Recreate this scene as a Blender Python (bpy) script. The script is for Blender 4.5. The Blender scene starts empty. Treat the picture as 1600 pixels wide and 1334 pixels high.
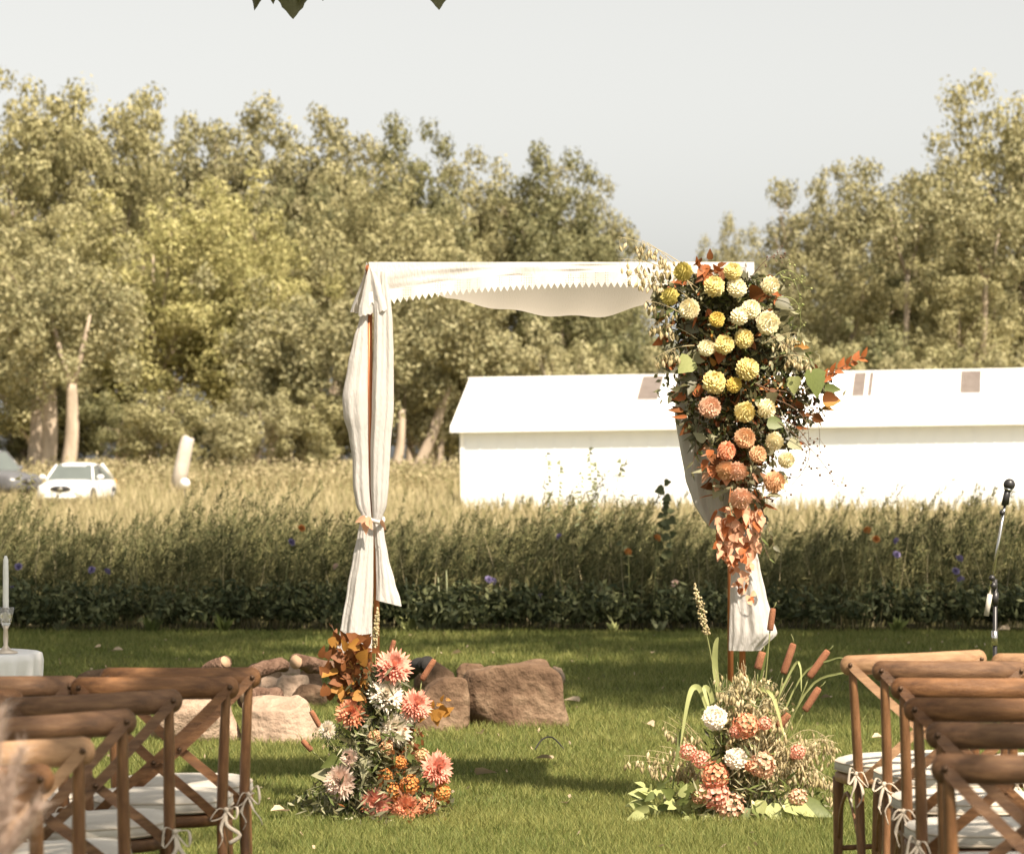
import bpy, math, random
import numpy as np
from mathutils import Vector, Matrix, noise
R = math.radians
scene = bpy.context.scene
col = scene.collection
rnd = random.Random(7)
rng = np.random.default_rng(7)

# ---------------------------------------------------------------- camera, light, exposure
F, EYE, HZ = 5400.0, 1.5, 715.0           # focal length in photo pixels, eye height, horizon row
cam_d = bpy.data.cameras.new('camera'); cam = bpy.data.objects.new('camera', cam_d); col.objects.link(cam)
cam.location = (0, 0, EYE); cam.rotation_euler = (R(90), 0, 0)
cam_d.sensor_width = 36; cam_d.lens = F/1600*36; cam_d.shift_y = (HZ-667)/1600
cam_d.clip_start = 0.1; cam_d.clip_end = 3000
cam_d.dof.use_dof = True; cam_d.dof.focus_distance = 14.7; cam_d.dof.aperture_fstop = 7.5
scene.camera = cam

SUN_EL, SUN_AZ = R(54), R(34)             # azimuth: how far to the right of straight behind the camera
world = bpy.data.worlds.new('World'); scene.world = world; world.use_nodes = True
nt = world.node_tree; nt.nodes.clear()
sky = nt.nodes.new('ShaderNodeTexSky'); sky.sky_type = 'NISHITA'; sky.sun_disc = False
sky.sun_elevation = SUN_EL; sky.sun_rotation = math.pi - SUN_AZ
sky.air_density = 0.5; sky.dust_density = 2.6; sky.ozone_density = 1.0
hs = nt.nodes.new('ShaderNodeHueSaturation'); hs.inputs['Saturation'].default_value = 0.10
tint = nt.nodes.new('ShaderNodeMix'); tint.data_type = 'RGBA'; tint.blend_type = 'MULTIPLY'
tint.inputs[0].default_value = 1; tint.inputs[7].default_value = (1.0, 0.985, 0.92, 1)
bg = nt.nodes.new('ShaderNodeBackground'); bg.inputs['Strength'].default_value = 0.105
wo = nt.nodes.new('ShaderNodeOutputWorld')
nt.links.new(sky.outputs[0], hs.inputs['Color']); nt.links.new(hs.outputs[0], tint.inputs[6])
nt.links.new(tint.outputs[2], bg.inputs['Color']); nt.links.new(bg.outputs[0], wo.inputs['Surface'])
sun_d = bpy.data.lights.new('sun', 'SUN'); sun = bpy.data.objects.new('sun', sun_d); col.objects.link(sun)
sun_d.energy = 5.0; sun_d.angle = R(0.55); sun_d.color = (1.0, 0.86, 0.70)
sdir = Vector((math.sin(SUN_AZ)*math.cos(SUN_EL), -math.cos(SUN_AZ)*math.cos(SUN_EL), math.sin(SUN_EL)))
sun.rotation_euler = sdir.to_track_quat('Z', 'Y').to_euler(); sun.location = sdir*60
vs = scene.view_settings
vs.view_transform = 'Standard'; vs.look = 'None'; vs.exposure = 1.1; vs.gamma = 1.0; vs.use_curve_mapping = False
scene.render.engine = 'CYCLES'
scene.cycles.max_bounces = 8; scene.cycles.transparent_max_bounces = 12

def P(px, py, D):
    return Vector(((px-800)/F*D, D, EYE-(py-HZ)/F*D))
def PX(D): return F/D                      # pixels per metre at D
def gz(y):                                 # terrain height along the view
    if y < 45: return 0.0
    if y < 110: t = (y-45)/65; return -0.15*t*t*(3-2*t)
    if y < 185: t = (y-110)/75; return -0.15+0.85*t*t*(3-2*t)
    return 0.7

# ---------------------------------------------------------------- materials
def mat(name, c1, c2=None, rough=0.6, scale=8.0, bump=0.0, bscale=None, stretch=(1,1,1), island=0.0, trans=0.0,
        tcol=None, metal=0.0, spec=0.5, detail=4.0, wave=None, c3=None, sheen=0.0):
    m = bpy.data.materials.new(name); m.use_nodes = True
    n = m.node_tree; n.nodes.clear(); L = n.links
    out = n.nodes.new('ShaderNodeOutputMaterial'); pb = n.nodes.new('ShaderNodeBsdfPrincipled')
    pb.inputs['Roughness'].default_value = rough; pb.inputs['Metallic'].default_value = metal
    pb.inputs['Specular IOR Level'].default_value = spec
    if sheen: pb.inputs['Sheen Weight'].default_value = sheen
    c2 = c2 or tuple(min(1, v*1.25) for v in c1)
    tc = n.nodes.new('ShaderNodeTexCoord'); mp = n.nodes.new('ShaderNodeMapping'); mp.inputs['Scale'].default_value = stretch
    L.new(tc.outputs['Object'], mp.inputs['Vector'])
    nz = n.nodes.new('ShaderNodeTexNoise'); nz.inputs['Scale'].default_value = scale; nz.inputs['Detail'].default_value = detail
    nz.inputs['Roughness'].default_value = 0.62
    L.new(mp.outputs[0], nz.inputs['Vector'])
    fac = nz.outputs['Fac']
    if island > 0:
        ge = n.nodes.new('ShaderNodeNewGeometry'); mx = n.nodes.new('ShaderNodeMix'); mx.data_type = 'FLOAT'
        mx.inputs[0].default_value = island
        L.new(fac, mx.inputs[2]); L.new(ge.outputs['Random Per Island'], mx.inputs[3]); fac = mx.outputs[0]
    cr = n.nodes.new('ShaderNodeValToRGB')
    cr.color_ramp.elements[0].position = 0.28; cr.color_ramp.elements[1].position = 0.72
    cr.color_ramp.elements[0].color = (*c1, 1); cr.color_ramp.elements[1].color = (*c2, 1)
    if c3:
        e = cr.color_ramp.elements.new(0.5); e.color = (*c3, 1)
    L.new(fac, cr.inputs[0]); L.new(cr.outputs[0], pb.inputs['Base Color'])
    if bump > 0:
        b = n.nodes.new('ShaderNodeBump'); b.inputs['Strength'].default_value = bump; b.inputs['Distance'].default_value = 0.03 if 'stone' in name or 'bark' in name else 0.01
        nb = n.nodes.new('ShaderNodeTexNoise'); nb.inputs['Scale'].default_value = bscale or scale*3; nb.inputs['Detail'].default_value = 5
        L.new(mp.outputs[0], nb.inputs['Vector']); L.new(nb.outputs['Fac'], b.inputs['Height']); L.new(b.outputs[0], pb.inputs['Normal'])
    if trans > 0:
        tr = n.nodes.new('ShaderNodeBsdfTranslucent'); ms = n.nodes.new('ShaderNodeMixShader'); ms.inputs[0].default_value = trans
        if tcol: tr.inputs['Color'].default_value = (*tcol, 1)
        else: L.new(cr.outputs[0], tr.inputs['Color'])
        L.new(pb.outputs[0], ms.inputs[1]); L.new(tr.outputs[0], ms.inputs[2]); L.new(ms.outputs[0], out.inputs['Surface'])
    else: L.new(pb.outputs[0], out.inputs['Surface'])
    return m
M = {}
M['lawn'] = mat('lawn_soil', (0.07,0.075,0.025), (0.11,0.11,0.04), 0.95, 3, 0.4, 60, spec=0.1)
M['blade'] = mat('lawn_blade', (0.105,0.145,0.032), (0.29,0.285,0.09), 0.6, 1.1, island=0.45, trans=0.35, spec=0.25)
M['field'] = mat('field_soil', (0.22,0.19,0.10), (0.32,0.27,0.15), 0.95, 0.15, 0.4, 4, spec=0.1)
M['straw'] = mat('straw', (0.22,0.205,0.10), (0.46,0.39,0.24), 0.8, 0.25, island=0.6, trans=0.3, spec=0.15)
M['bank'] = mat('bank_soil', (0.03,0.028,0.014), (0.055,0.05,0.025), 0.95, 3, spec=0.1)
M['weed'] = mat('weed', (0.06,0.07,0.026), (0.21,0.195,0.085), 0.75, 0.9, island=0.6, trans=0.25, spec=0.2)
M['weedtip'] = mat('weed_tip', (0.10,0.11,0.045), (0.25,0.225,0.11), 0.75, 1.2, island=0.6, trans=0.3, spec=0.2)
M['edge'] = mat('edge_leaf', (0.035,0.048,0.018), (0.13,0.14,0.06), 0.65, 2, island=0.6, trans=0.2, spec=0.3)
M['silver'] = mat('silver_leaf', (0.20,0.23,0.12), (0.32,0.33,0.20), 0.8, 3, island=0.6, trans=0.2, spec=0.2)
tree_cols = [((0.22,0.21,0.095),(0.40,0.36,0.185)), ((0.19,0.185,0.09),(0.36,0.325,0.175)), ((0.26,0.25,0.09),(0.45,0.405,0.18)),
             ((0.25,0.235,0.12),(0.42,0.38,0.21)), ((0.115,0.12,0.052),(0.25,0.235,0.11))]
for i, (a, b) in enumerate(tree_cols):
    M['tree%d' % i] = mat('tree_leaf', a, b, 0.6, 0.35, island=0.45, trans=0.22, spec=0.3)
M['bark'] = mat('pale_bark', (0.27,0.215,0.16), (0.52,0.43,0.33), 0.9, 1.2, 0.6, 6, (3,3,0.6), spec=0.1)
M['shadeleaf'] = mat('cottonwood_leaf', (0.05,0.055,0.012), (0.11,0.10,0.03), 0.5, 2, island=0.5, trans=0.3, spec=0.4)
M['barnwall'] = mat('white_siding', (0.72,0.75,0.78), (0.78,0.81,0.84), 0.6, 0.6, spec=0.3)
M['barnroof'] = mat('white_metal_roof', (0.80,0.80,0.78), (0.86,0.86,0.84), 0.45, 0.4, spec=0.4)
M['barntrim'] = mat('trim_white', (0.80,0.80,0.78), (0.82,0.82,0.80), 0.5, 2)
M['louvre'] = mat('louvre', (0.22,0.18,0.16), (0.30,0.26,0.23), 0.7, 4)
M['carwhite'] = mat('white_car_paint', (0.80,0.80,0.79), (0.82,0.82,0.81), 0.2, 2, spec=0.6)
M['cargrey'] = mat('grey_car_paint', (0.10,0.10,0.105), (0.13,0.13,0.135), 0.25, 2, spec=0.6)
M['glass'] = mat('car_glass', (0.10,0.115,0.11), (0.13,0.15,0.14), 0.12, 1, spec=0.8)
M['rubber'] = mat('rubber', (0.02,0.02,0.02), (0.03,0.03,0.03), 0.85, 5)
M['black'] = mat('black_metal', (0.018,0.017,0.018), (0.03,0.028,0.028), 0.4, 5, spec=0.5)
M['chrome'] = mat('satin_steel', (0.55,0.54,0.52), (0.62,0.61,0.58), 0.25, 4, metal=1.0)
M['lamp'] = mat('lamp_glass', (0.55,0.56,0.55), (0.65,0.66,0.65), 0.15, 4, spec=0.8)
M['amber'] = mat('amber_lens', (0.55,0.22,0.03), (0.6,0.25,0.04), 0.3, 4)
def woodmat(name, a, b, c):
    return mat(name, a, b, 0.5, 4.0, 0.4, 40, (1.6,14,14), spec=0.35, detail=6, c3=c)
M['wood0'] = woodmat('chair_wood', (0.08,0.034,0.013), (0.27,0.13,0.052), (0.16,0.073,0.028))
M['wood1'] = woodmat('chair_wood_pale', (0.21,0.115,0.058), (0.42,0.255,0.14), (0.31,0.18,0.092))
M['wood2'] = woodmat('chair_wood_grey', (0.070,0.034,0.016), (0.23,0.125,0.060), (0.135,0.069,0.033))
M['woodleg'] = mat('chair_wood_upright', (0.11,0.046,0.018), (0.28,0.14,0.060), 0.45, 5, 0.35, 50, (12,12,1.5), c3=(0.18,0.085,0.034))
M['cushion'] = mat('linen_cushion', (0.46,0.42,0.36), (0.58,0.54,0.47), 0.9, 14, 0.3, 300, spec=0.15, sheen=0.2)
M['cotton'] = mat('cotton_tie', (0.44,0.37,0.29), (0.56,0.49,0.40), 0.9, 20, spec=0.1)
M['copper'] = mat('copper_pipe', (0.42,0.15,0.06), (0.55,0.22,0.10), 0.42, 5, metal=0.6)
M['cloth'] = mat('gauze_cloth', (0.62,0.60,0.57), (0.69,0.67,0.64), 0.9, 4, 0.45, 160, (1,1,0.25), trans=0.33, tcol=(0.68,0.62,0.55), spec=0.08)
M['tablecloth'] = mat('white_tablecloth', (0.72,0.70,0.69), (0.78,0.76,0.75), 0.85, 6, 0.1, 90, spec=0.1)
M['wax'] = mat('white_wax', (0.74,0.73,0.70), (0.78,0.77,0.74), 0.45, 6)
def lace():
    m = mat('lace', (0.62,0.58,0.52), (0.74,0.70,0.64), 0.9, 30, spec=0.05)
    n = m.node_tree; out = [x for x in n.nodes if x.type == 'OUTPUT_MATERIAL'][0]; pb = [x for x in n.nodes if x.type == 'BSDF_PRINCIPLED'][0]
    tc = n.nodes.new('ShaderNodeTexCoord'); vo = n.nodes.new('ShaderNodeTexVoronoi'); vo.inputs['Scale'].default_value = 95; vo.inputs['Randomness'].default_value = 0.15
    lt = n.nodes.new('ShaderNodeMath'); lt.operation = 'LESS_THAN'; lt.inputs[1].default_value = 0.27
    mul = n.nodes.new('ShaderNodeMath'); mul.operation = 'MULTIPLY'; mul.inputs[1].default_value = 0.85
    tr = n.nodes.new('ShaderNodeBsdfTransparent'); ms = n.nodes.new('ShaderNodeMixShader')
    n.links.new(tc.outputs['Object'], vo.inputs['Vector']); n.links.new(vo.outputs['Distance'], lt.inputs[0]); n.links.new(lt.outputs[0], mul.inputs[0])
    n.links.new(mul.outputs[0], ms.inputs[0]); n.links.new(pb.outputs[0], ms.inputs[1]); n.links.new(tr.outputs[0], ms.inputs[2]); n.links.new(ms.outputs[0], out.inputs['Surface'])
    return m
M['lace'] = lace()
def clear_glass():
    m = bpy.data.materials.new('clear_glass'); m.use_nodes = True; n = m.node_tree; pb = n.nodes['Principled BSDF']
    pb.inputs['Base Color'].default_value = (0.95,0.93,0.88,1); pb.inputs['Roughness'].default_value = 0.06
    pb.inputs['Transmission Weight'].default_value = 0.85; pb.inputs['IOR'].default_value = 1.45
    return m
M['clear'] = clear_glass()
M['bronze'] = mat('dark_bronze', (0.06,0.035,0.02), (0.12,0.07,0.04), 0.45, 5, metal=0.7)
M['brass'] = mat('brass', (0.55,0.46,0.36), (0.64,0.55,0.45), 0.35, 5, metal=0.3)
def rock(name, a, b, c): return mat(name, a, b, 0.9, 5, 0.85, 20, spec=0.15, detail=9, c3=c)
M['rockbrown'] = rock('brown_stone', (0.06,0.036,0.022), (0.29,0.205,0.135), (0.145,0.092,0.058))
M['rockpale'] = rock('pale_stone', (0.22,0.15,0.105), (0.47,0.355,0.265), (0.36,0.265,0.195))
M['barkdark'] = mat('log_bark', (0.08,0.045,0.03), (0.22,0.14,0.10), 0.95, 10, 0.9, 40, spec=0.1)
M['cutwood'] = mat('cut_wood', (0.30,0.19,0.11), (0.46,0.31,0.20), 0.85, 14, 0.3, 60)
M['deadwood'] = mat('bleached_wood', (0.36,0.32,0.27), (0.52,0.47,0.41), 0.85, 3, 0.4, 12)
M['char'] = mat('charred_wood', (0.008,0.007,0.006), (0.02,0.017,0.015), 0.9, 20, 0.5, 50)
def petal(name, a, b, t=0.25): return mat(name, a, b, 0.7, 30, island=0.5, trans=t, spec=0.15)
M['p_yellow'] = petal('petal_yellow', (0.62,0.49,0.17), (0.78,0.68,0.34))
M['p_mustard'] = petal('petal_mustard', (0.56,0.40,0.08), (0.70,0.54,0.16))
M['p_olive'] = petal('petal_olive', (0.44,0.37,0.09), (0.60,0.51,0.17))
M['p_cream'] = petal('petal_cream', (0.74,0.64,0.38), (0.84,0.78,0.56))
M['p_peach'] = petal('petal_peach', (0.64,0.36,0.19), (0.74,0.48,0.28))
M['p_pinkpeach'] = petal('petal_pink_peach', (0.66,0.38,0.24), (0.76,0.50,0.36))
M['p_coral'] = petal('petal_coral', (0.76,0.28,0.20), (0.86,0.50,0.38))
M['p_coralo'] = petal('petal_coral_orange', (0.70,0.25,0.13), (0.82,0.45,0.28))
M['p_white'] = petal('petal_white', (0.80,0.70,0.56), (0.86,0.80,0.69))
M['p_blush'] = petal('petal_blush', (0.72,0.52,0.42), (0.80,0.66,0.56))
M['p_orange'] = petal('petal_orange', (0.56,0.19,0.05), (0.74,0.36,0.12))
M['p_purple'] = petal('petal_purple', (0.22,0.18,0.36), (0.34,0.30,0.48))
M['l_dark'] = mat('leaf_dark', (0.045,0.046,0.020), (0.125,0.115,0.05), 0.5, 12, island=0.5, trans=0.2, spec=0.4)
M['l_green'] = mat('leaf_green', (0.09,0.12,0.03), (0.18,0.21,0.065), 0.5, 12, island=0.5, trans=0.3, spec=0.4)
M['l_pale'] = mat('leaf_pale', (0.30,0.34,0.12), (0.44,0.46,0.20), 0.6, 8, island=0.5, trans=0.3, spec=0.3)
M['l_sage'] = mat('leaf_sage', (0.24,0.24,0.13), (0.42,0.40,0.26), 0.7, 12, island=0.5, trans=0.3, spec=0.2)
M['l_brown'] = mat('leaf_brown', (0.10,0.03,0.010), (0.26,0.10,0.03), 0.6, 14, island=0.6, trans=0.25, spec=0.3)
M['l_ochre'] = mat('leaf_ochre', (0.26,0.115,0.018), (0.44,0.22,0.045), 0.6, 14, island=0.6, trans=0.3, spec=0.3)
M['l_rust'] = mat('leaf_rust', (0.28,0.075,0.02), (0.48,0.16,0.05), 0.6, 14, island=0.6, trans=0.3, spec=0.3)
M['l_peach'] = mat('leaf_peach', (0.58,0.28,0.16), (0.76,0.46,0.30), 0.6, 14, island=0.6, trans=0.3, spec=0.2)
M['oat'] = mat('dried_oat', (0.46,0.38,0.20), (0.70,0.60,0.38), 0.8, 12, island=0.6, trans=0.3, spec=0.15)
M['stem'] = mat('green_stem', (0.14,0.16,0.05), (0.24,0.24,0.09), 0.6, 12)
M['twig'] = mat('brown_twig', (0.09,0.05,0.03), (0.16,0.10,0.06), 0.8, 12)
M['cattail'] = mat('cattail_brown', (0.20,0.075,0.035), (0.30,0.13,0.065), 0.95, 40, 0.5, 200)
M['pampas'] = mat('pampas_plume', (0.52,0.40,0.34), (0.70,0.58,0.50), 0.9, 12, island=0.6, trans=0.35, spec=0.05)
M['dryleaf'] = mat('dry_leaf', (0.40,0.28,0.17), (0.62,0.50,0.36), 0.8, 12, island=0.4, trans=0.2)

# ---------------------------------------------------------------- mesh helpers
def smooth(me, on=True):
    if len(me.polygons): me.polygons.foreach_set('use_smooth', [on]*len(me.polygons))
def mesh_np(name, V, Fc, m=None, sm=False):
    V = np.asarray(V, dtype=np.float32).reshape(-1,3); Fc = np.asarray(Fc, dtype=np.int32)
    k = Fc.shape[1]; n = len(Fc)
    me = bpy.data.meshes.new(name); me.vertices.add(len(V)); me.vertices.foreach_set('co', V.ravel())
    me.loops.add(n*k); me.loops.foreach_set('vertex_index', Fc.ravel())
    me.polygons.add(n); me.polygons.foreach_set('loop_start', np.arange(0, n*k, k, dtype=np.int32))
    try: me.polygons.foreach_set('loop_total', np.full(n, k, dtype=np.int32))
    except Exception: pass
    if m: me.materials.append(m)
    me.update(calc_edges=True); me.validate()
    if sm: smooth(me)
    return me
def mesh_py(name, vf, m=None, sm=False):
    v, f = vf; me = bpy.data.meshes.new(name); me.from_pydata([tuple(p) for p in v], [], f); me.update()
    if m: me.materials.append(m)
    if sm: smooth(me)
    return me
def link(name, me, parent=None, loc=None):
    o = bpy.data.objects.new(name, me); col.objects.link(o)
    if parent: o.parent = parent
    if loc is not None: o.location = loc
    return o
def tag(o, label=None, cat=None, group=None, kind=None):
    if label: o['label'] = label
    if cat: o['category'] = cat
    if group: o['group'] = group
    if kind: o['kind'] = kind
    return o
def empty(name, loc, rz=0.0, label=None, cat=None, group=None):
    o = bpy.data.objects.new(name, None); col.objects.link(o); o.location = loc; o.rotation_euler = (0,0,rz)
    o.empty_display_size = 0.1
    return tag(o, label, cat, group)
def join(parts):
    V, Fc = [], []
    for v, f in parts:
        b = len(V); V += list(v); Fc += [tuple(i+b for i in q) for q in f]
    return V, Fc
def shift(vf, d):
    d = Vector(d); return [Vector(p)+d for p in vf[0]], vf[1]
def xf(vf, mtx): return [mtx @ Vector(p) for p in vf[0]], vf[1]
def part(name, vf, m, parent, sm=True, org=None, kind=None, label=None):
    if org is not None: vf = shift(vf, -Vector(org))
    o = link(name, mesh_py(name, vf, m, sm), parent)
    return tag(o, label=label, kind=kind)
def tube(pts, rad, seg=8, caps=True, flat=(1,1), ref=None):
    """swept tube; rad scalar or list; flat=(a,b) scales the two axes of the section"""
    pts = [Vector(p) for p in pts]; n = len(pts)
    rad = rad if isinstance(rad, (list, tuple)) else [rad]*n
    V, Fc = [], []; up = Vector(ref) if ref else None
    for i, p in enumerate(pts):
        t = (pts[min(i+1,n-1)]-pts[max(i-1,0)])
        t = t.normalized() if t.length > 1e-9 else Vector((0,0,1))
        if up is None: up = Vector((0,0,1)) if abs(t.z) < 0.9 else Vector((0,1,0))
        a = t.cross(up)
        if a.length < 1e-6: a = t.cross(Vector((1,0,0.1)))
        a.normalize(); b = a.cross(t).normalized()
        for k in range(seg):
            th = 2*math.pi*k/seg
            V.append(p + a*(math.cos(th)*rad[i]*flat[0]) + b*(math.sin(th)*rad[i]*flat[1]))
    for i in range(n-1):
        for k in range(seg):
            k2 = (k+1) % seg
            Fc.append((i*seg+k, i*seg+k2, (i+1)*seg+k2, (i+1)*seg+k))
    if caps:
        Fc.append(tuple(range(seg))[::-1]); Fc.append(tuple((n-1)*seg+k for k in range(seg)))
    return V, Fc
def lathe(prof, seg=20, c=(0,0,0)):
    c = Vector(c); V, Fc = [], []
    for r, z in prof:
        for k in range(seg):
            th = 2*math.pi*k/seg; V.append(c+Vector((r*math.cos(th), r*math.sin(th), z)))
    for i in range(len(prof)-1):
        for k in range(seg):
            k2 = (k+1) % seg; Fc.append((i*seg+k, i*seg+k2, (i+1)*seg+k2, (i+1)*seg+k))
    Fc.append(tuple(range(seg))[::-1]); Fc.append(tuple((len(prof)-1)*seg+k for k in range(seg)))
    return V, Fc
def box(x0,x1,y0,y1,z0,z1):
    V = [Vector(p) for p in ((x0,y0,z0),(x1,y0,z0),(x1,y1,z0),(x0,y1,z0),(x0,y0,z1),(x1,y0,z1),(x1,y1,z1),(x0,y1,z1))]
    return V, [(0,3,2,1),(4,5,6,7),(0,1,5,4),(1,2,6,5),(2,3,7,6),(3,0,4,7)]
def ball(c, r, seg=8, ring=6, sc=(1,1,1)):
    c = Vector(c); V, Fc = [c+Vector((0,0,-r*sc[2]))], []
    for i in range(1, ring):
        ph = math.pi*i/ring-math.pi/2
        for k in range(seg):
            th = 2*math.pi*k/seg; V.append(c+Vector((r*sc[0]*math.cos(ph)*math.cos(th), r*sc[1]*math.cos(ph)*math.sin(th), r*sc[2]*math.sin(ph))))
    V.append(c+Vector((0,0,r*sc[2]))); t = len(V)-1
    for k in range(seg):
        k2 = (k+1) % seg; Fc.append((0, 1+k2, 1+k)); Fc.append((t, t-seg+k, t-seg+k2))
        for i in range(ring-2): Fc.append((1+i*seg+k, 1+i*seg+k2, 1+(i+1)*seg+k2, 1+(i+1)*seg+k))
    return V, Fc
def bez(p0, p1, p2, n=8):
    p0, p1, p2 = Vector(p0), Vector(p1), Vector(p2)
    return [p0*(1-t)**2+p1*2*t*(1-t)+p2*t*t for t in [i/(n-1) for i in range(n)]]
def smoothpts(pts, n=4):
    pts = [Vector(p) for p in pts]; out = []
    for i in range(len(pts)-1):
        a, b = pts[max(i-1,0)], pts[i]; c, d = pts[i+1], pts[min(i+2,len(pts)-1)]
        for k in range(n):
            t = k/n
            out.append(0.5*((2*b)+(c-a)*t+(2*a-5*b+4*c-d)*t*t+(3*b-a-3*c+d)*t**3))
    out.append(pts[-1]); return out

def kite_cloud(C, L, W, rs, outdir=None, bias=0.0, updown=0.0):
    """many kite-shaped leaves: centres C (n,3), lengths L, widths W -> verts, quads"""
    n = len(C); d = rs.normal(size=(n,3)); d[:,2] += updown; d /= np.linalg.norm(d,axis=1)[:,None]
    if outdir is not None:
        nm = rs.normal(size=(n,3)); nm /= np.linalg.norm(nm,axis=1)[:,None]; nm = nm*(1-bias)+outdir*bias
    else: nm = rs.normal(size=(n,3))
    s = np.cross(d, nm); s /= (np.linalg.norm(s,axis=1)[:,None]+1e-9)
    if outdir is not None:
        d = np.cross(nm, s); d /= (np.linalg.norm(d,axis=1)[:,None]+1e-9)
    L = np.broadcast_to(np.asarray(L, float), (n,))[:,None]; W = np.broadcast_to(np.asarray(W, float), (n,))[:,None]
    V = np.stack([C-d*L/2, C+s*W/2-d*L*0.05, C+d*L/2, C-s*W/2-d*L*0.05], axis=1).reshape(-1,3)
    Q = np.arange(n*4).reshape(-1,4)
    return V, Q
def blades(X, Y, Z, H, W, lean, rs, bend=0.4):
    """single-triangle blades with a lean"""
    n = len(X); th = rs.uniform(0, 2*np.pi, n); wx, wy = np.cos(th)*W/2, np.sin(th)*W/2
    lx = rs.normal(size=n)*lean*H; ly = rs.normal(size=n)*lean*H
    V = np.empty((n,3,3)); V[:,0] = np.stack([X-wx,Y-wy,Z],1); V[:,1] = np.stack([X+wx,Y+wy,Z],1); V[:,2] = np.stack([X+lx,Y+ly,Z+H],1)
    return V.reshape(-1,3), np.arange(n*3).reshape(-1,3)

# ---------------------------------------------------------------- ground
def ground_strip(name, ys, half, m, dz=0.0, zf=gz):
    V, Fc = [], []
    nx = 9
    for y in ys:
        w = half(y)
        for i in range(nx): V.append(((i/(nx-1)*2-1)*w, y, zf(y)+dz))
    for j in range(len(ys)-1):
        for i in range(nx-1): a = j*nx+i; Fc.append((a, a+1, a+nx+1, a+nx))
    o = link(name, mesh_py(name, (V,Fc), m, True)); tag(o, kind='structure'); return o
ground_strip('field_ground', [-60,-20,0,20,40,50,60,70,80,90,100,110,120,130,140,150,160,170,180,190,220,300,600,1500], lambda y: 60+abs(y)*0.9, M['field'])
ground_strip('lawn', [-20,0,8,16,24,29.6], lambda y: 30, M['lawn'], 0.004)
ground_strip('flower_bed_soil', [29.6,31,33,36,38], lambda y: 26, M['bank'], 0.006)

# lawn blades (denser near the camera)
def lawn_blades():
    Vs, Fs, b = [], [], 0
    for y0, y1, dens, hw, h in ((6.5,12.4,1500,3.6,0.035),(12.4,15,9500,2.6,0.036),(15,18,6000,3.2,0.038),(18,22,3600,3.8,0.042),(22,29.7,2000,5.2,0.048)):
        n = int((y1-y0)*2*hw*dens)
        X = rng.uniform(-hw,hw,n); Y = rng.uniform(y0,y1,n)
        k = np.sin(X*3.1+np.cos(Y*1.7)*2)*np.cos(Y*2.3+X)*0.5+0.5
        H = h*rng.uniform(0.5,1.25,n)*(0.75+0.5*k); W = 0.0032*(Y/13)**0.9*rng.uniform(0.7,1.5,n)
        v, f = blades(X, Y, np.full(n,0.004), H, W, 0.55, rng)
        Vs.append(v); Fs.append(f+b); b += len(v)
    o = link('lawn_grass', mesh_np('lawn_grass', np.concatenate(Vs), np.concatenate(Fs), M['blade']))
    tag(o, 'short green mown grass blades of the lawn', 'grass', kind='stuff')
lawn_blades()
# field grass beyond the flower bed
def field_grass():
    Vs, Fs, b = [], [], 0
    for y0, y1, dens, h, w in ((37,48,45,0.50,0.018),(48,64,24,0.5,0.026),(64,90,11,0.5,0.04),(90,125,6.5,0.5,0.055),(125,200,3.6,0.6,0.08)):
        hw = y1*0.148+4; n = int((y1-y0)*2*hw*dens)
        X = rng.uniform(-hw,hw,n); Y = rng.uniform(y0,y1,n)
        g = np.sin(X*0.4+Y*0.13)*np.cos(Y*0.21-X*0.17)
        keep = rng.uniform(0,1,n) < 0.75+0.25*g
        X, Y = X[keep], Y[keep]; n = len(X)
        H = h*rng.uniform(0.5,1.5,n); Z = np.array([gz(t) for t in Y])
        v, f = blades(X, Y, Z, H, w*rng.uniform(0.6,1.6,n), 0.3, rng); Vs.append(v); Fs.append(f+b); b += len(v)
    o = link('field_grass', mesh_np('field_grass', np.concatenate(Vs), np.concatenate(Fs), M['straw']))
    tag(o, 'dry golden green field grass behind the flower bed', 'grass', kind='stuff')
field_grass()

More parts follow.
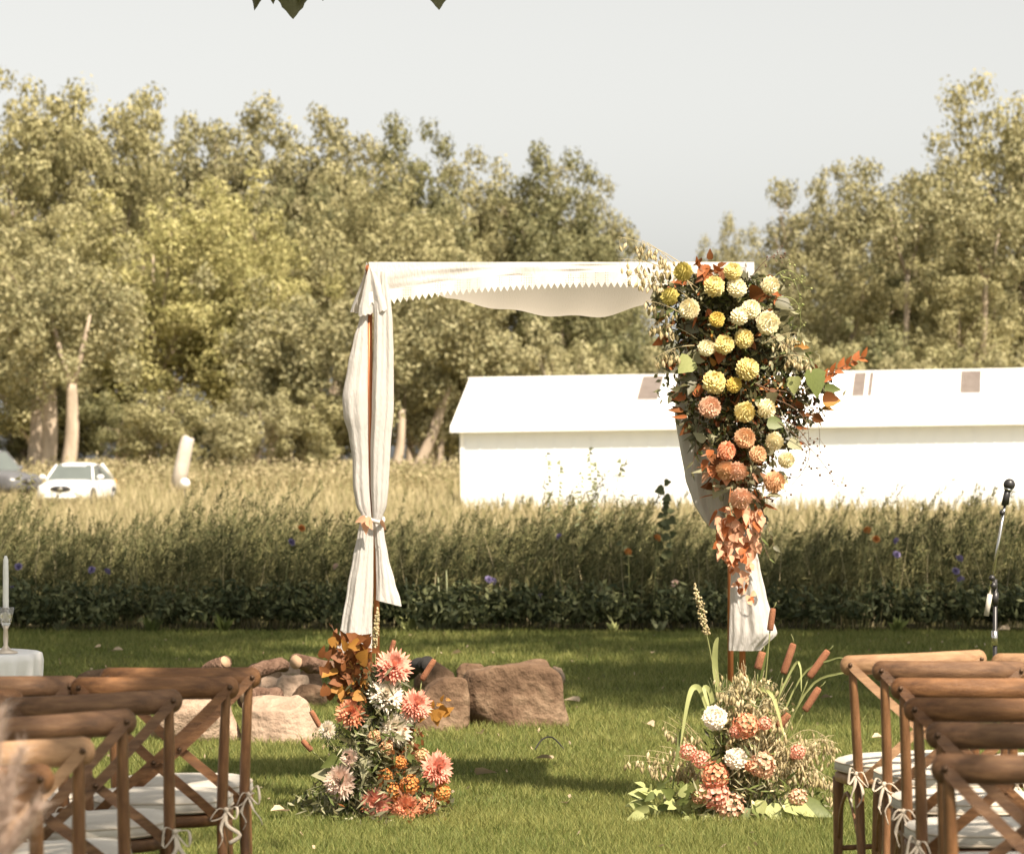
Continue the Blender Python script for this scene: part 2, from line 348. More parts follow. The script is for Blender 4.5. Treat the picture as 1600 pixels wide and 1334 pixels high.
# meadow: tall feathery weeds, one mass
def meadow():
    def stems(n, y0, y1, hmin, hmax, leafL, leafW, nl, hw=8.0, leanx=0.16, spr=1.0, zpow=0.75):
        X = rng.uniform(-hw,hw,n); Y = rng.uniform(y0,y1,n)
        k = 0.5+0.5*np.sin(X*1.9+1.3*np.sin(X*0.7+Y))
        H = rng.uniform(hmin,hmax,n)*(0.66+0.38*k*(0.6+0.4*np.sin(X*5.3+Y*2)))
        lx = rng.normal(leanx,0.16,n)*H; ly = rng.normal(0,0.12,n)*H
        # stem triangles
        W = rng.uniform(0.005,0.009,n)
        V = np.stack([np.stack([X-W,Y,X*0],1), np.stack([X+W,Y,X*0],1), np.stack([X+lx,Y+ly,H],1)],1).reshape(-1,3)
        sv, sf = V, np.arange(n*3).reshape(-1,3)
        t = rng.uniform(0.1,1,(n,nl))**zpow
        cx = X[:,None]+lx[:,None]*t**1.6; cy = Y[:,None]+ly[:,None]*t**1.6; cz = H[:,None]*t
        sp = (0.17*(1-t)+0.03)*H[:,None]*spr
        cx = cx+rng.normal(size=t.shape)*sp*0.6; cy = cy+rng.normal(size=t.shape)*sp*0.6
        C = np.stack([cx.ravel(),cy.ravel(),cz.ravel()],1)
        d = rng.normal(size=C.shape)*0.55; d[:,2] += 0.75; d[:,0] += 0.35; d /= np.linalg.norm(d,axis=1)[:,None]
        s = np.cross(d, rng.normal(size=C.shape)); s /= np.linalg.norm(s,axis=1)[:,None]
        L = leafL*rng.uniform(0.6,1.5,len(C))[:,None]; Wl = leafW*rng.uniform(0.6,1.5,len(C))[:,None]
        lv = np.stack([C-s*Wl/2, C+s*Wl/2, C+d*L],1).reshape(-1,3); lf = np.arange(len(C)*3).reshape(-1,3)
        return sv, sf, lv, lf
    Vs, Fs, b = [], [], 0
    for args in ((2100,29.9,33,0.60,0.98,0.075,0.013,70),(1500,33,36.5,0.68,1.02,0.085,0.014,60),(600,36,39,0.5,0.85,0.1,0.02,45,9.0)):
        sv, sf, lv, lf = stems(*args)
        Vs += [sv, lv]; Fs += [sf+b, lf+b+len(sv)]; b += len(sv)+len(lv)
    o = link('meadow_weeds', mesh_np('meadow_weeds', np.concatenate(Vs), np.concatenate(Fs), M['weed']))
    tag(o, 'tall feathery green weeds filling the flower bed', 'weeds', kind='stuff')
    Vs, Fs, b = [], [], 0
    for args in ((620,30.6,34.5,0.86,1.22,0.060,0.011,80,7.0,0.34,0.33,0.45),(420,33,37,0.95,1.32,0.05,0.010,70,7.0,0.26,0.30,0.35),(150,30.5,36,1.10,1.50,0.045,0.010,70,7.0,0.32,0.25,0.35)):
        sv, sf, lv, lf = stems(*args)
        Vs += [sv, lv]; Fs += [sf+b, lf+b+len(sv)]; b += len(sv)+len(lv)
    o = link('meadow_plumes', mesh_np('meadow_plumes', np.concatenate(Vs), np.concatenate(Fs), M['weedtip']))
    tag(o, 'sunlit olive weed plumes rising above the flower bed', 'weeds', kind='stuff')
    n = 900; X = rng.uniform(-7.5,7.5,n); Y = rng.uniform(29.7,31.2,n)
    v, f = blades(X, Y, np.zeros(n), rng.uniform(0.35,0.95,n), rng.uniform(.008,.016,n), 0.18, rng)
    tag(link('pale_stalks', mesh_np('pale_stalks', v, f, M['straw'])), 'thin pale stalks at the front of the flower bed', 'stalks', kind='stuff')
    # leafy edging
    n = 900; X = rng.uniform(-8,8,n); Y = 29.72+0.16*np.sin(X*2.1)+0.1*np.sin(X*5.7+1)+rng.normal(0,0.17,n); S = rng.uniform(0.10,0.24,n)
    nl = 34; C = np.stack([np.repeat(X,nl), np.repeat(Y,nl), np.repeat(S*1.2,nl)],1)
    o3 = rng.normal(size=C.shape); o3 /= np.linalg.norm(o3,axis=1)[:,None]; o3[:,2] = np.abs(o3[:,2])*1.4-0.5
    C = C+o3*np.repeat(S,nl)[:,None]*rng.uniform(0.5,1,len(C))[:,None]; C[:,2] = np.maximum(C[:,2],0.01)
    V, Q = kite_cloud(C, 0.075*rng.uniform(0.6,1.5,len(C)), 0.032, rng, outdir=o3, bias=0.5)
    o = link('edge_foliage', mesh_np('edge_foliage', V, Q, M['edge']))
    tag(o, 'low dark leafy plants edging the lawn', 'ground cover', kind='stuff')
meadow()

# ---------------------------------------------------------------- trees
def tree_meshes(seed, H=16.0, Wd=10.0, nclump=110, nleaf=150, leaf=0.20, crown_lo=0.16, crad=(0.8,1.7), bare=5, trunk_r=0.35, mi=0, updown=0.3, lean=0.0):
    rr = random.Random(seed); rs = np.random.default_rng(seed)
    parts = []; ends = []
    # trunk
    top = Vector((rr.uniform(-.8,.8)+lean*H, rr.uniform(-.8,.8), H*0.72))
    tp = [Vector((0,0,-0.3)), Vector((0.1+lean*H*.15,0,H*0.12)), Vector((top.x*0.4+rr.uniform(-.3,.3),top.y*0.4,H*0.35)), top]
    tp = smoothpts(tp,4); n = len(tp)
    parts.append(tube(tp, [trunk_r*(1.25 if i==0 else 1)*(1-0.8*i/(n-1)) for i in range(n)], 8))
    for i in range(11):
        t = rr.uniform(0.2,0.9); k = int(t*(n-1)); p0 = tp[k]
        a = rr.uniform(0,2*math.pi); rad = Wd*0.5*rr.uniform(0.5,0.85)
        zz = p0.z+(H-p0.z)*rr.uniform(0.25,0.75)
        p2 = Vector((math.cos(a)*rad+lean*zz, math.sin(a)*rad, zz)); pm = (p0+p2)/2+Vector((0,0,-rr.uniform(0.0,1.0)))
        bz = bez(p0,pm,p2,7); r0 = trunk_r*(0.5-0.3*t)
        parts.append(tube(bz, [r0*(1-0.85*j/6) for j in range(7)], 5)); ends.append(p2)
        for q in range(2):
            b0 = bz[rr.choice((3,4,5))]; b2 = b0+Vector((rr.uniform(-1,1),rr.uniform(-1,1),rr.uniform(0.2,1.3)))*Wd*0.15
            parts.append(tube([b0,(b0+b2)/2+Vector((0,0,.15)),b2],[r0*.35,r0*.25,r0*.08],4)); ends.append(b2)
    # clumps: in a lobed envelope
    lobes = [(Vector((lean*H*0.7,0,H*0.62)), Wd*0.5, H*0.36)]
    for i in range(6):
        a = rr.uniform(0,2*math.pi); z = H*rr.uniform(crown_lo+0.12,0.84); q = Wd*rr.uniform(0.16,0.34)
        lobes.append((Vector((math.cos(a)*q+lean*z, math.sin(a)*q, z)), Wd*rr.uniform(0.16,0.3), H*rr.uniform(0.10,0.18)))
    cl = []
    while len(cl) < nclump:
        c, w, h = rr.choice(lobes) if rr.random() < 0.6 else lobes[0]
        d = Vector((rr.gauss(0,1),rr.gauss(0,1),rr.gauss(0,1))).normalized(); s = rr.random()**0.35
        p = c+Vector((d.x*w*s, d.y*w*s, d.z*h*s))
        if p.z < H*crown_lo: continue
        cl.append((p, rr.uniform(*crad)*(1.0 if p.z < H*0.75 else 0.75)))
    for e in ends: cl.append((e, rr.uniform(crad[0],crad[1])*0.8))
    C, O = [], []
    for p, r in cl:
        m_ = int(nleaf*(r/crad[1])**2)+8
        d = rs.normal(size=(m_,3)); d /= np.linalg.norm(d,axis=1)[:,None]
        rad = rs.uniform(0.2,1.0,m_)**0.4
        wob = 1+0.35*np.sin(d[:,0]*5+p.x)*np.cos(d[:,2]*6+p.y)
        q = d*(rad*wob*r)[:,None]*np.array([1,1,0.85])
        C.append(q+np.array(p)); O.append(d)
    C = np.concatenate(C); O = np.concatenate(O)
    L = leaf*rs.uniform(0.6,1.5,len(C))
    V, Q = kite_cloud(C, L, L*0.62, rs, outdir=O, bias=0.68, updown=updown)
    crown = mesh_np('crown', V, Q, M['tree%d' % mi] if isinstance(mi,int) else M[mi])
    trunk = mesh_py('trunk', join(parts), M['bark'], True)
    return trunk, crown
variants = [
    tree_meshes(11,16,10,150,400,0.20,0.14,(0.55,1.45),mi=0),
    tree_meshes(12,16,9,135,380,0.20,0.18,(0.5,1.3),mi=1),
    tree_meshes(13,16,10.5,150,400,0.20,0.08,(0.55,1.45),mi=2),
    tree_meshes(14,16,8,100,360,0.19,0.22,(0.5,1.15),mi=1),
    tree_meshes(15,16,9,130,380,0.20,0.15,(0.5,1.35),mi=4),
    tree_meshes(16,16,7,120,330,0.19,0.12,(0.45,1.1),mi=0, updown=0.8),
]
# willow-like bushes
bushes = [tree_meshes(31,5,5.5,40,420,0.14,0.04,(0.4,0.85),trunk_r=0.12,mi=3), tree_meshes(32,5,5,38,420,0.14,0.04,(0.4,0.85),trunk_r=0.12,mi=0),
          tree_meshes(33,5,5,38,420,0.14,0.02,(0.4,0.85),trunk_r=0.12,mi=4)]
def place_tree(var, H0, W0, px, pytop, wpx, D, label, group, name='cottonwood_tree', flip=None, base=None):
    s = PX(D); h = (EYE-(pytop-HZ)/s-gz(D))*(1.03 if 'tree' in name else 1); w = wpx/s*(1.22 if 'tree' in name else 1.15)
    o = empty(name, ((px-800)/s, D, gz(D)), rnd.uniform(0,6.28) if flip is None else flip, label, 'tree' if 'tree' in name else 'bush', group)
    o.scale = (w/W0, w/W0, h/(H0*0.985))
    col_t = link('trunk', var[0], o); link('crown', var[1], o)
    return o
G1 = 'trees along the far side of the field'
T = [ # variant, px, top, width, D, label
 (5, 38,  93, 190,176,'tallest cottonwood at the far left, with a spiky yellow green top'),
 (0, 112,148, 250,180,'broad olive cottonwood just right of the tall spiky one at the left edge'),
 (2,-60, 140, 260,184,'cottonwood cut by the left edge of the view'),
 (5, 197,132, 150,178,'narrow cottonwood with a pointed tip left of the first dip in the skyline'),
 (1, 268,185, 190,196,'smaller grey green cottonwood in the dip left of the airy round one'),
 (3, 345,152, 210,198,'airy round cottonwood with sky showing through its crown'),
 (1, 440,160, 230,200,'tall round cottonwood left of centre, behind the lower yellow green trees'),
 (3, 525,180, 190,202,'thin topped cottonwood above and left of the arch'),
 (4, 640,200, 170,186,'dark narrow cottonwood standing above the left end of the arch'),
 (1, 712,240, 190,190,'olive cottonwood above the arch, second from the dark narrow one'),
 (0, 790,265, 190,188,'cottonwood above the middle of the arch cloth'),
 (4, 862,243, 170,186,'dark cottonwood with two pointed tips above the arch'),
 (1, 922,285, 150,188,'rightmost cottonwood of the left wood, sloping down to the open sky'),
 (2, 235,285, 280,168,'yellow green cottonwood in front, filling the middle of the left wood'),
 (2, 345,250, 210,172,'bright leafy cottonwood in front of the airy round one'),
 (0, 70, 330, 250,166,'low spreading cottonwood above the three pale trunks by the cars'),
 (2, 425,350, 190,168,'bright yellow green cottonwood left of the hanging curtain'),
 (0, 560,270, 200,174,'cottonwood directly behind the top left corner of the arch'),
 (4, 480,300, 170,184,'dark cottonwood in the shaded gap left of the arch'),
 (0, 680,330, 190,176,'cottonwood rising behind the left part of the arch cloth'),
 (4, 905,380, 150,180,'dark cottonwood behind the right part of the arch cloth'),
 (1,1110,375,  80,212,'small hazy tree poking up behind the top of the garland'),
 (1,1152,340, 100,206,'round hazy tree just right of the open sky gap'),
 (3,1205,375, 110,200,'low thin tree between the hazy round one and the tall airy one'),
 (3,1275,246, 150,190,'tall airy cottonwood with sky holes right of the garland'),
 (1,1370,262, 170,188,'cottonwood with an arching limb in the middle of the right wood'),
 (1,1455,255, 150,186,'cottonwood between the arching one and the tallest of the right wood'),
 (0,1545,145, 230,178,'tallest cottonwood of the right wood, with bare limbs'),
 (1,1655,160, 230,176,'cottonwood cut by the right edge of the view'),
 (0,1330,400, 170,176,'lower olive cottonwood behind the barn roof vents'),
 (4,1420,400, 170,182,'dark low cottonwood behind the barn, in the middle of the right wood'),
 (0,1500,380, 170,170,'leafy low cottonwood behind the right end of the barn'),
 (1,1235,430, 120,178,'low olive cottonwood directly right of the garland'),
]
for v, px, top, w, D, lab in T:
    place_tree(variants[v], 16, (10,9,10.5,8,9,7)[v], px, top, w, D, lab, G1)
G2 = 'bushes at the foot of the far trees'
B = [(0,645,520,150,160,'pale willow bush right of the left curtain'),(1,740,500,160,162,'olive willow bush behind the left end of the barn roof'),
 (0,850,490,170,160,'large pale willow bush above the middle of the barn'),(1,935,520,130,164,'willow bush above the barn just left of the roof vent'),
 (0,560,560,150,158,'pale bush behind the left curtain'),(1,470,590,130,156,'olive bush left of the left curtain'),(0,395,600,140,154,'pale round bush right of the leaning stump'),
 (2,325,640,110,160,'dark bush behind the leaning stump'),(1,250,600,150,158,'olive bush between the white car and the stump'),(2,180,610,120,164,'dark bush behind the white car'),
 (2,40,640,150,170,'dark bush behind the grey car'), (2,112,600,150,168,'tall dark bush between the pale trunks and the white car'),
 (0,1040,530,150,160,'pale bush behind the garland'),(0,1225,500,120,158,'pale willow bush just right of the garland'),(1,1300,520,130,158,'olive bush above the barn roof, right of the rust coloured sprig'),
 (0,1390,540,140,156,'low pale bush between the two right roof vents'),(1,1480,520,130,158,'olive bush left of the rightmost roof vent'),(0,1570,530,150,156,'pale bush above the right end of the barn'),
 (2,1350,500,140,166,'dark bush in the middle of the right wood'),(2,1120,520,120,166,'dark bush hidden mostly by the garland'),(2,700,560,120,166,'dark bush beside the barn gable'),(2,520,620,110,164,'dark bush between the leaning trunks'),
 (2,980,480,130,168,'dark bush between the arch cloth and the garland')]
for v, px, top, w, D, lab in B:
    place_tree(bushes[v], 5, (5.5,5,5)[v], px, top, w, D, lab, G2, name='willow_bush')
# bare pale trunks at the wood's edge: dead or high-crowned trees, each with a small crown above
def leaning_trunk(px0, py0, px1, py1, D, r, lab, fork=False):
    a, b = P(px0,py0,D), P(px1,py1,D); a.z = gz(D)-0.1; base = Vector((a.x,a.y,gz(D)))
    o = empty('cottonwood_tree', base, 0, lab, 'tree', 'trees with bare pale trunks at the wood edge')
    mid = (a+b)/2+Vector((0.15,0,0))
    tp = smoothpts([a,mid,b],5); parts = [tube(tp,[r*(1.2-0.5*i/(len(tp)-1)) for i in range(len(tp))],8)]
    if fork:
        for dx in (-0.9,0.8):
            parts.append(tube([b-Vector((0,0,.1)), b+Vector((dx*.5,0,1.2)), b+Vector((dx,0,3))],[r*.6,r*.4,r*.15],6))
    part('trunk', join(parts), M['bark'], o, org=base)
    rs = np.random.default_rng(int(px0)); C = []; O = []
    top = b+Vector((0,0,2.6))
    for i in range(30):
        c = np.array(top)+rs.normal(size=3)*np.array([1.7,1.3,1.3]); d = rs.normal(size=(150,3)); d /= np.linalg.norm(d,axis=1)[:,None]
        C.append(c+d*rs.uniform(0.4,1,150)[:,None]*0.8); O.append(d)
    V, Q = kite_cloud(np.concatenate(C)-np.array(base), 0.24, 0.15, rs, outdir=np.concatenate(O), bias=0.45)
    link('crown', mesh_np('crown', V, Q, M['tree1']), o)
for a in ((48,745,55,600,155,0.30,'leftmost of the three upright pale trunks above the grey car'),
          (70,745,76,590,152,0.36,'middle and thickest of the three pale trunks by the cars'),
          (102,745,112,600,150,0.32,'pale forked trunk directly above the white car',True),
          (422,735,438,640,158,0.20,'slim pale trunk left of the curtain, leaning right'),
          (455,735,476,640,158,0.20,'slim trunk nearest the curtain on its left side'),
          (612,735,628,640,156,0.22,'trunk just right of the left curtain'),
          (642,735,700,600,158,0.26,'slanting trunk between the curtain and the barn'),
          (678,735,688,650,160,0.2,'thin trunk next to the barn gable'),
          (1400,620,1418,430,171,0.17,'tall pale trunk above the middle of the right wood',True),
          (1520,620,1540,440,169,0.17,'pale trunk above the rightmost roof vent',True)):
    leaning_trunk(*a)
# weeds at the wood edge: golden band
n = 2600; X = rng.uniform(-26,6,n); Y = rng.uniform(140,158,n); nl = 10
C = np.stack([np.repeat(X,nl),np.repeat(Y,nl),np.repeat([gz(t) for t in Y],nl)],1)+rng.normal(size=(n*nl,3))*np.array([.35,.35,.3])+np.array([0,0,.45])
V, Q = kite_cloud(C, 0.22, 0.09, rng, updown=1.0)
tag(link('wood_edge_weeds', mesh_np('wood_edge_weeds', V, Q, M['straw'])), 'golden weeds at the foot of the left wood', 'weeds', kind='stuff')

# shade trees outside the frame (they cast the dappled shade and own the hanging leaves)
def shade_tree(loc, H, Rc, nclump, seed, lab, zlo, leafn=120, trunk_xy=None, squash=0.35):
    rr = random.Random(seed); rs = np.random.default_rng(seed)
    loc = Vector(loc); tx = Vector(trunk_xy) if trunk_xy else loc
    o = empty('shade_tree', (tx.x,tx.y,0), 0, lab, 'tree')
    org = Vector((tx.x,tx.y,0)); parts = []; C = []; O = []
    cc = Vector((loc.x,loc.y,(zlo+H)/2))
    fork = Vector((tx.x+(loc.x-tx.x)*0.08, tx.y+(loc.y-tx.y)*0.08, zlo*0.9))
    parts.append(tube([org,(org+fork)/2+Vector((.1,0,0)),fork],[0.42,0.34,0.26],10))
    for i in range(nclump):
        d = Vector((rr.gauss(0,1),rr.gauss(0,1),rr.gauss(0,1))).normalized()*rr.random()**0.4
        c = cc+Vector((d.x*Rc, d.y*Rc, d.z*(H-zlo)/2))
        if i < 16: parts.append(tube(bez(fork,(fork+c)/2+Vector((0,0,-.4)),c,6),[0.15*(1-.16*j) for j in range(6)],5))
        r = rr.uniform(0.5,0.95)
        d_ = rs.normal(size=(leafn,3)); d_ /= np.linalg.norm(d_,axis=1)[:,None]
        C.append(np.array(c)+d_*(rs.uniform(0.2,1,leafn)**0.5*r)[:,None]); O.append(d_)
    part('trunk', join(parts), M['bark'], o, org=org)
    V, Q = kite_cloud(np.concatenate(C)-np.array(org), 0.16, 0.13, rs, outdir=np.concatenate(O), bias=0.3)
    link('crown', mesh_np('crown', V, Q, M['shadeleaf']), o)
    return o
def over(tx, ty, h):                      # a point at height h that shades the ground point (tx, ty)
    k = h/math.tan(SUN_EL); return (tx+math.sin(SUN_AZ)*k, ty-math.cos(SUN_AZ)*k, 0)
shade_tree(over(2.7,22.8,9.4), 11, 3.1, 112, 41, 'large tree right of the lawn whose crown shades the middle of it', 7.8, trunk_xy=(9.5,13.5,0))
shade_tree(over(-3.2,23.4,9.4), 11, 2.6, 75, 42, 'tree whose crown shades the left side of the lawn', 7.8, trunk_xy=(6.2,19.5,0))
shade_tree(over(2.6,27.9,9.0), 10.6, 3.3, 88, 43, 'tree whose crown shades the flower bed at the right', 7.4, trunk_xy=(8.8,24.5,0))
shade_tree(over(-3.6,27.9,9.0), 10.6, 3.3, 82, 44, 'tree whose crown shades the flower bed at the left', 7.4, trunk_xy=(8.6,30.5,0))
shade_tree(over(-1.6,9.3,8.5), 9.6, 1.3, 14, 45, 'tree behind the camera that dapples the left chairs', 7.6, leafn=90, trunk_xy=(6.5,-2.5,0))
shade_tree(over(1.4,8.3,8.5), 9.6, 1.2, 14, 46, 'tree behind the camera that dapples the right chairs', 7.6, leafn=90, trunk_xy=(8.5,-1.5,0))
shade_tree(over(-2.7,14.1,8.5), 9.4, 0.9, 14, 47, 'small tree left of the lawn that shades the side table', 7.6, leafn=120, trunk_xy=(-6.0,9.5,0))

# tree at the left of the lawn whose low twig hangs into the top of the frame
def lobed_leaf(L, W, fold=0.12, teeth=True, n=7):
    """leaf blade in XY plane, base at origin, tip at +Y; toothed outline, folded along midrib"""
    V, Fc = [], []
    for i in range(n):
        t = i/(n-1)
        w = W/2*math.sin(math.pi*min(1,(t*0.93+0.07))**0.62)*(1.12 if teeth and i%2 else 1.0)
        if i == n-1: w = 0.0005
        y = L*t; z = -0.10*L*t*t
        V += [Vector((-w,y,z+fold*w)), Vector((0,y,z)), Vector((w,y,z+fold*w))]
    for i in range(n-1):
        a = i*3; Fc += [(a,a+1,a+4,a+3),(a+1,a+2,a+5,a+4)]
    return V, Fc
def leafmesh(L, W, m, **k): return mesh_py('leaf', lobed_leaf(L,W,**k), m, True)
lt = empty('overhanging_tree', (-4.6,10.5,0), 0, 'cottonwood whose hanging leaves enter at the top of the frame', 'tree')
org = Vector((-4.6,10.5,0))
tw = smoothpts([(-4.6,10.5,0),(-4.55,10.6,2.6),(-4.2,10.8,4.4),(-3.0,11.3,4.6),(-1.6,11.8,4.0),(-0.6,12.0,3.55),(-0.1,12.1,3.3)],5)
vf = tube(tw,[0.30*(1-i/(len(tw)-1))**1.6+0.006 for i in range(len(tw))],8)
part('trunk', vf, M['bark'], lt, org=org)
rs = np.random.default_rng(5); C=[]; O=[]
for i in range(60):
    c = np.array([-4.6,10.6,6.2])+rs.normal(size=3)*np.array([1.4,1.4,0.8]); d = rs.normal(size=(90,3)); d /= np.linalg.norm(d,axis=1)[:,None]
    C.append(c+d*0.6*rs.uniform(.3,1,90)[:,None]); O.append(d)
V,Q = kite_cloud(np.concatenate(C)-np.array(org),0.13,0.11,rs,outdir=np.concatenate(O),bias=0.3)
link('crown', mesh_np('crown',V,Q,M['shadeleaf']), lt)
hl = leafmesh(0.115,0.095,M['shadeleaf'],fold=0.25,n=9)
for px, py, rx, rz, sc, base in ((457,-22,R(-95),0.15,1.05,None),(400,-32,R(-88),-0.9,0.95,None),(684,-32,R(-92),0.35,0.95,None),(430,-45,R(-80),0.9,1,None),(475,-40,R(-100),-0.6,0.9,None),(510,-50,R(-70),0.5,1,None),(640,-52,R(-100),-0.4,1,None)):
    o = link('leaf', hl, lt); p = P(px,py,12.0); o.location = p-org; o.rotation_euler = (rx,0,rz); o.scale = (sc,)*3
part('twig', join([tube([P(430,-60,12.0),P(457,-40,12.0),P(457,-21,12.0)],0.0025,5), tube([P(600,-62,12.0),P(684,-50,12.0),P(684,-31,12.0)],0.0025,5)]), M['twig'], lt, org=org)

# ---------------------------------------------------------------- barn
def barn():
    th = R(-9); tilt = R(-0.75)
    p0 = P(722,0,110.0); base = Vector((p0.x, 110.0, gz(110)-0.3))
    b = empty('white_barn', base, 0, 'long low white barn with a white metal roof behind the meadow', 'barn')
    Mx = Matrix.Rotation(th,4,'Z') @ Matrix.Rotation(tilt,4,'Y')
    Lb, Dp, He, Hr = 24.0, 7.0, 2.95, 4.45
    def prt(name, vf, m, parent=b, sm=False): return part(name, xf(vf,Mx), m, parent, sm)
    gable = ([Vector((0,0,0)),Vector((0,Dp,0)),Vector((0,Dp,He)),Vector((0,Dp/2,Hr-0.12)),Vector((0,0,He)),
              Vector((Lb,0,0)),Vector((Lb,Dp,0)),Vector((Lb,Dp,He)),Vector((Lb,Dp/2,Hr-0.12)),Vector((Lb,0,He))],
             [(4,3,2,1,0),(5,6,7,8,9),(0,5,9,4),(1,2,7,6),(0,1,6,5)])
    w = prt('wall', gable, M['barnwall'])
    bat = join([box(x-0.02,x+0.02,-0.018,-0.002,0.05,He-0.1) for x in np.arange(0.6,Lb,0.6)])
    o = prt('batten', bat, M['barnwall']); o['kind'] = 'stuff'
    ov, gv = 0.27, 0.30
    def slope(y): return Hr-(Hr-He)*abs(y-Dp/2)/(Dp/2)
    for s in (0,1):
        ya, yb = (-ov, Dp/2) if s == 0 else (Dp+ov, Dp/2)
        za = slope(ya); zb = slope(yb); t = 0.09
        V = [Vector(p) for p in ((-gv,ya,za),(Lb+gv,ya,za),(Lb+gv,yb,zb),(-gv,yb,zb),(-gv,ya,za+t),(Lb+gv,ya,za+t),(Lb+gv,yb,zb+t),(-gv,yb,zb+t))]
        r = prt('roof', (V,[(0,3,2,1),(4,5,6,7),(0,1,5,4),(1,2,6,5),(2,3,7,6),(3,0,4,7)]), M['barnroof'])
        seam = []
        for x in np.arange(-gv+0.3,Lb+gv,0.45):
            V = [Vector(p) for p in ((x-.015,ya,za+t),(x+.015,ya,za+t),(x+.015,yb,zb+t),(x-.015,yb,zb+t),(x-.015,ya,za+t+.025),(x+.015,ya,za+t+.025),(x+.015,yb,zb+t+.025),(x-.015,yb,zb+t+.025))]
            seam.append((V,[(4,5,6,7),(0,1,5,4),(1,2,6,5),(3,0,4,7)]))
        o = prt('roof_seam', join(seam), M['barnroof'], r); o['kind'] = 'stuff'
    prt('ridge_cap', box(-gv-.02,Lb+gv+.02,Dp/2-.14,Dp/2+.14,Hr+.075,Hr+.135), M['barnroof'])
    prt('fascia', box(-gv,Lb+gv,-ov-.035,-ov-.005,slope(-ov)-.08,slope(-ov)+.085), M['barntrim'])
    prt('corner_trim', box(-.03,.10,-.045,-.022,0,He-.05), M['barntrim'])
    # louvred vents on the front slope: px centre, width px
    sl = math.atan2(Hr-He, Dp/2)
    for pxc, wpx, hpx in ((1022,34,40),(1348,19,40),(1366,7,40),(1522,32,38)):
        D = 110
        for _ in range(6):
            x = (pxc-722)/F*D; D = 110-x*math.sin(R(9))+2.5
        xw = (((pxc-800)/F*D)-base.x)/math.cos(th)-0.45
        wv = wpx/F*D; hv = hpx/F*D/math.sin(sl)*1.05
        A = Matrix.Translation(Vector((xw, Dp/2-0.12, slope(Dp/2-0.12)+0.10))) @ Matrix.Rotation(sl,4,'X')
        v = prt('roof_vent', xf(join([box(-wv/2,wv/2,-hv,0,0,.03)]),A), M['louvre'])
        fr = join([box(-wv/2-.04,-wv/2,-hv-.04,.03,0,.08),box(wv/2,wv/2+.04,-hv-.04,.03,0,.08),box(-wv/2,wv/2,-hv-.04,-hv,0,.08)])
        prt('frame', xf(fr,A), M['barntrim'], v)
        for k in range(9):
            y = -hv+(k+.5)*hv/9
            prt('slat', xf(xf(box(-wv/2,wv/2,-.045,.045,-.006,.006), Matrix.Translation((0,y,.055)) @ Matrix.Rotation(R(-22),4,'X')),A), M['barntrim'] if k == 0 else M['louvre'], v)
barn()

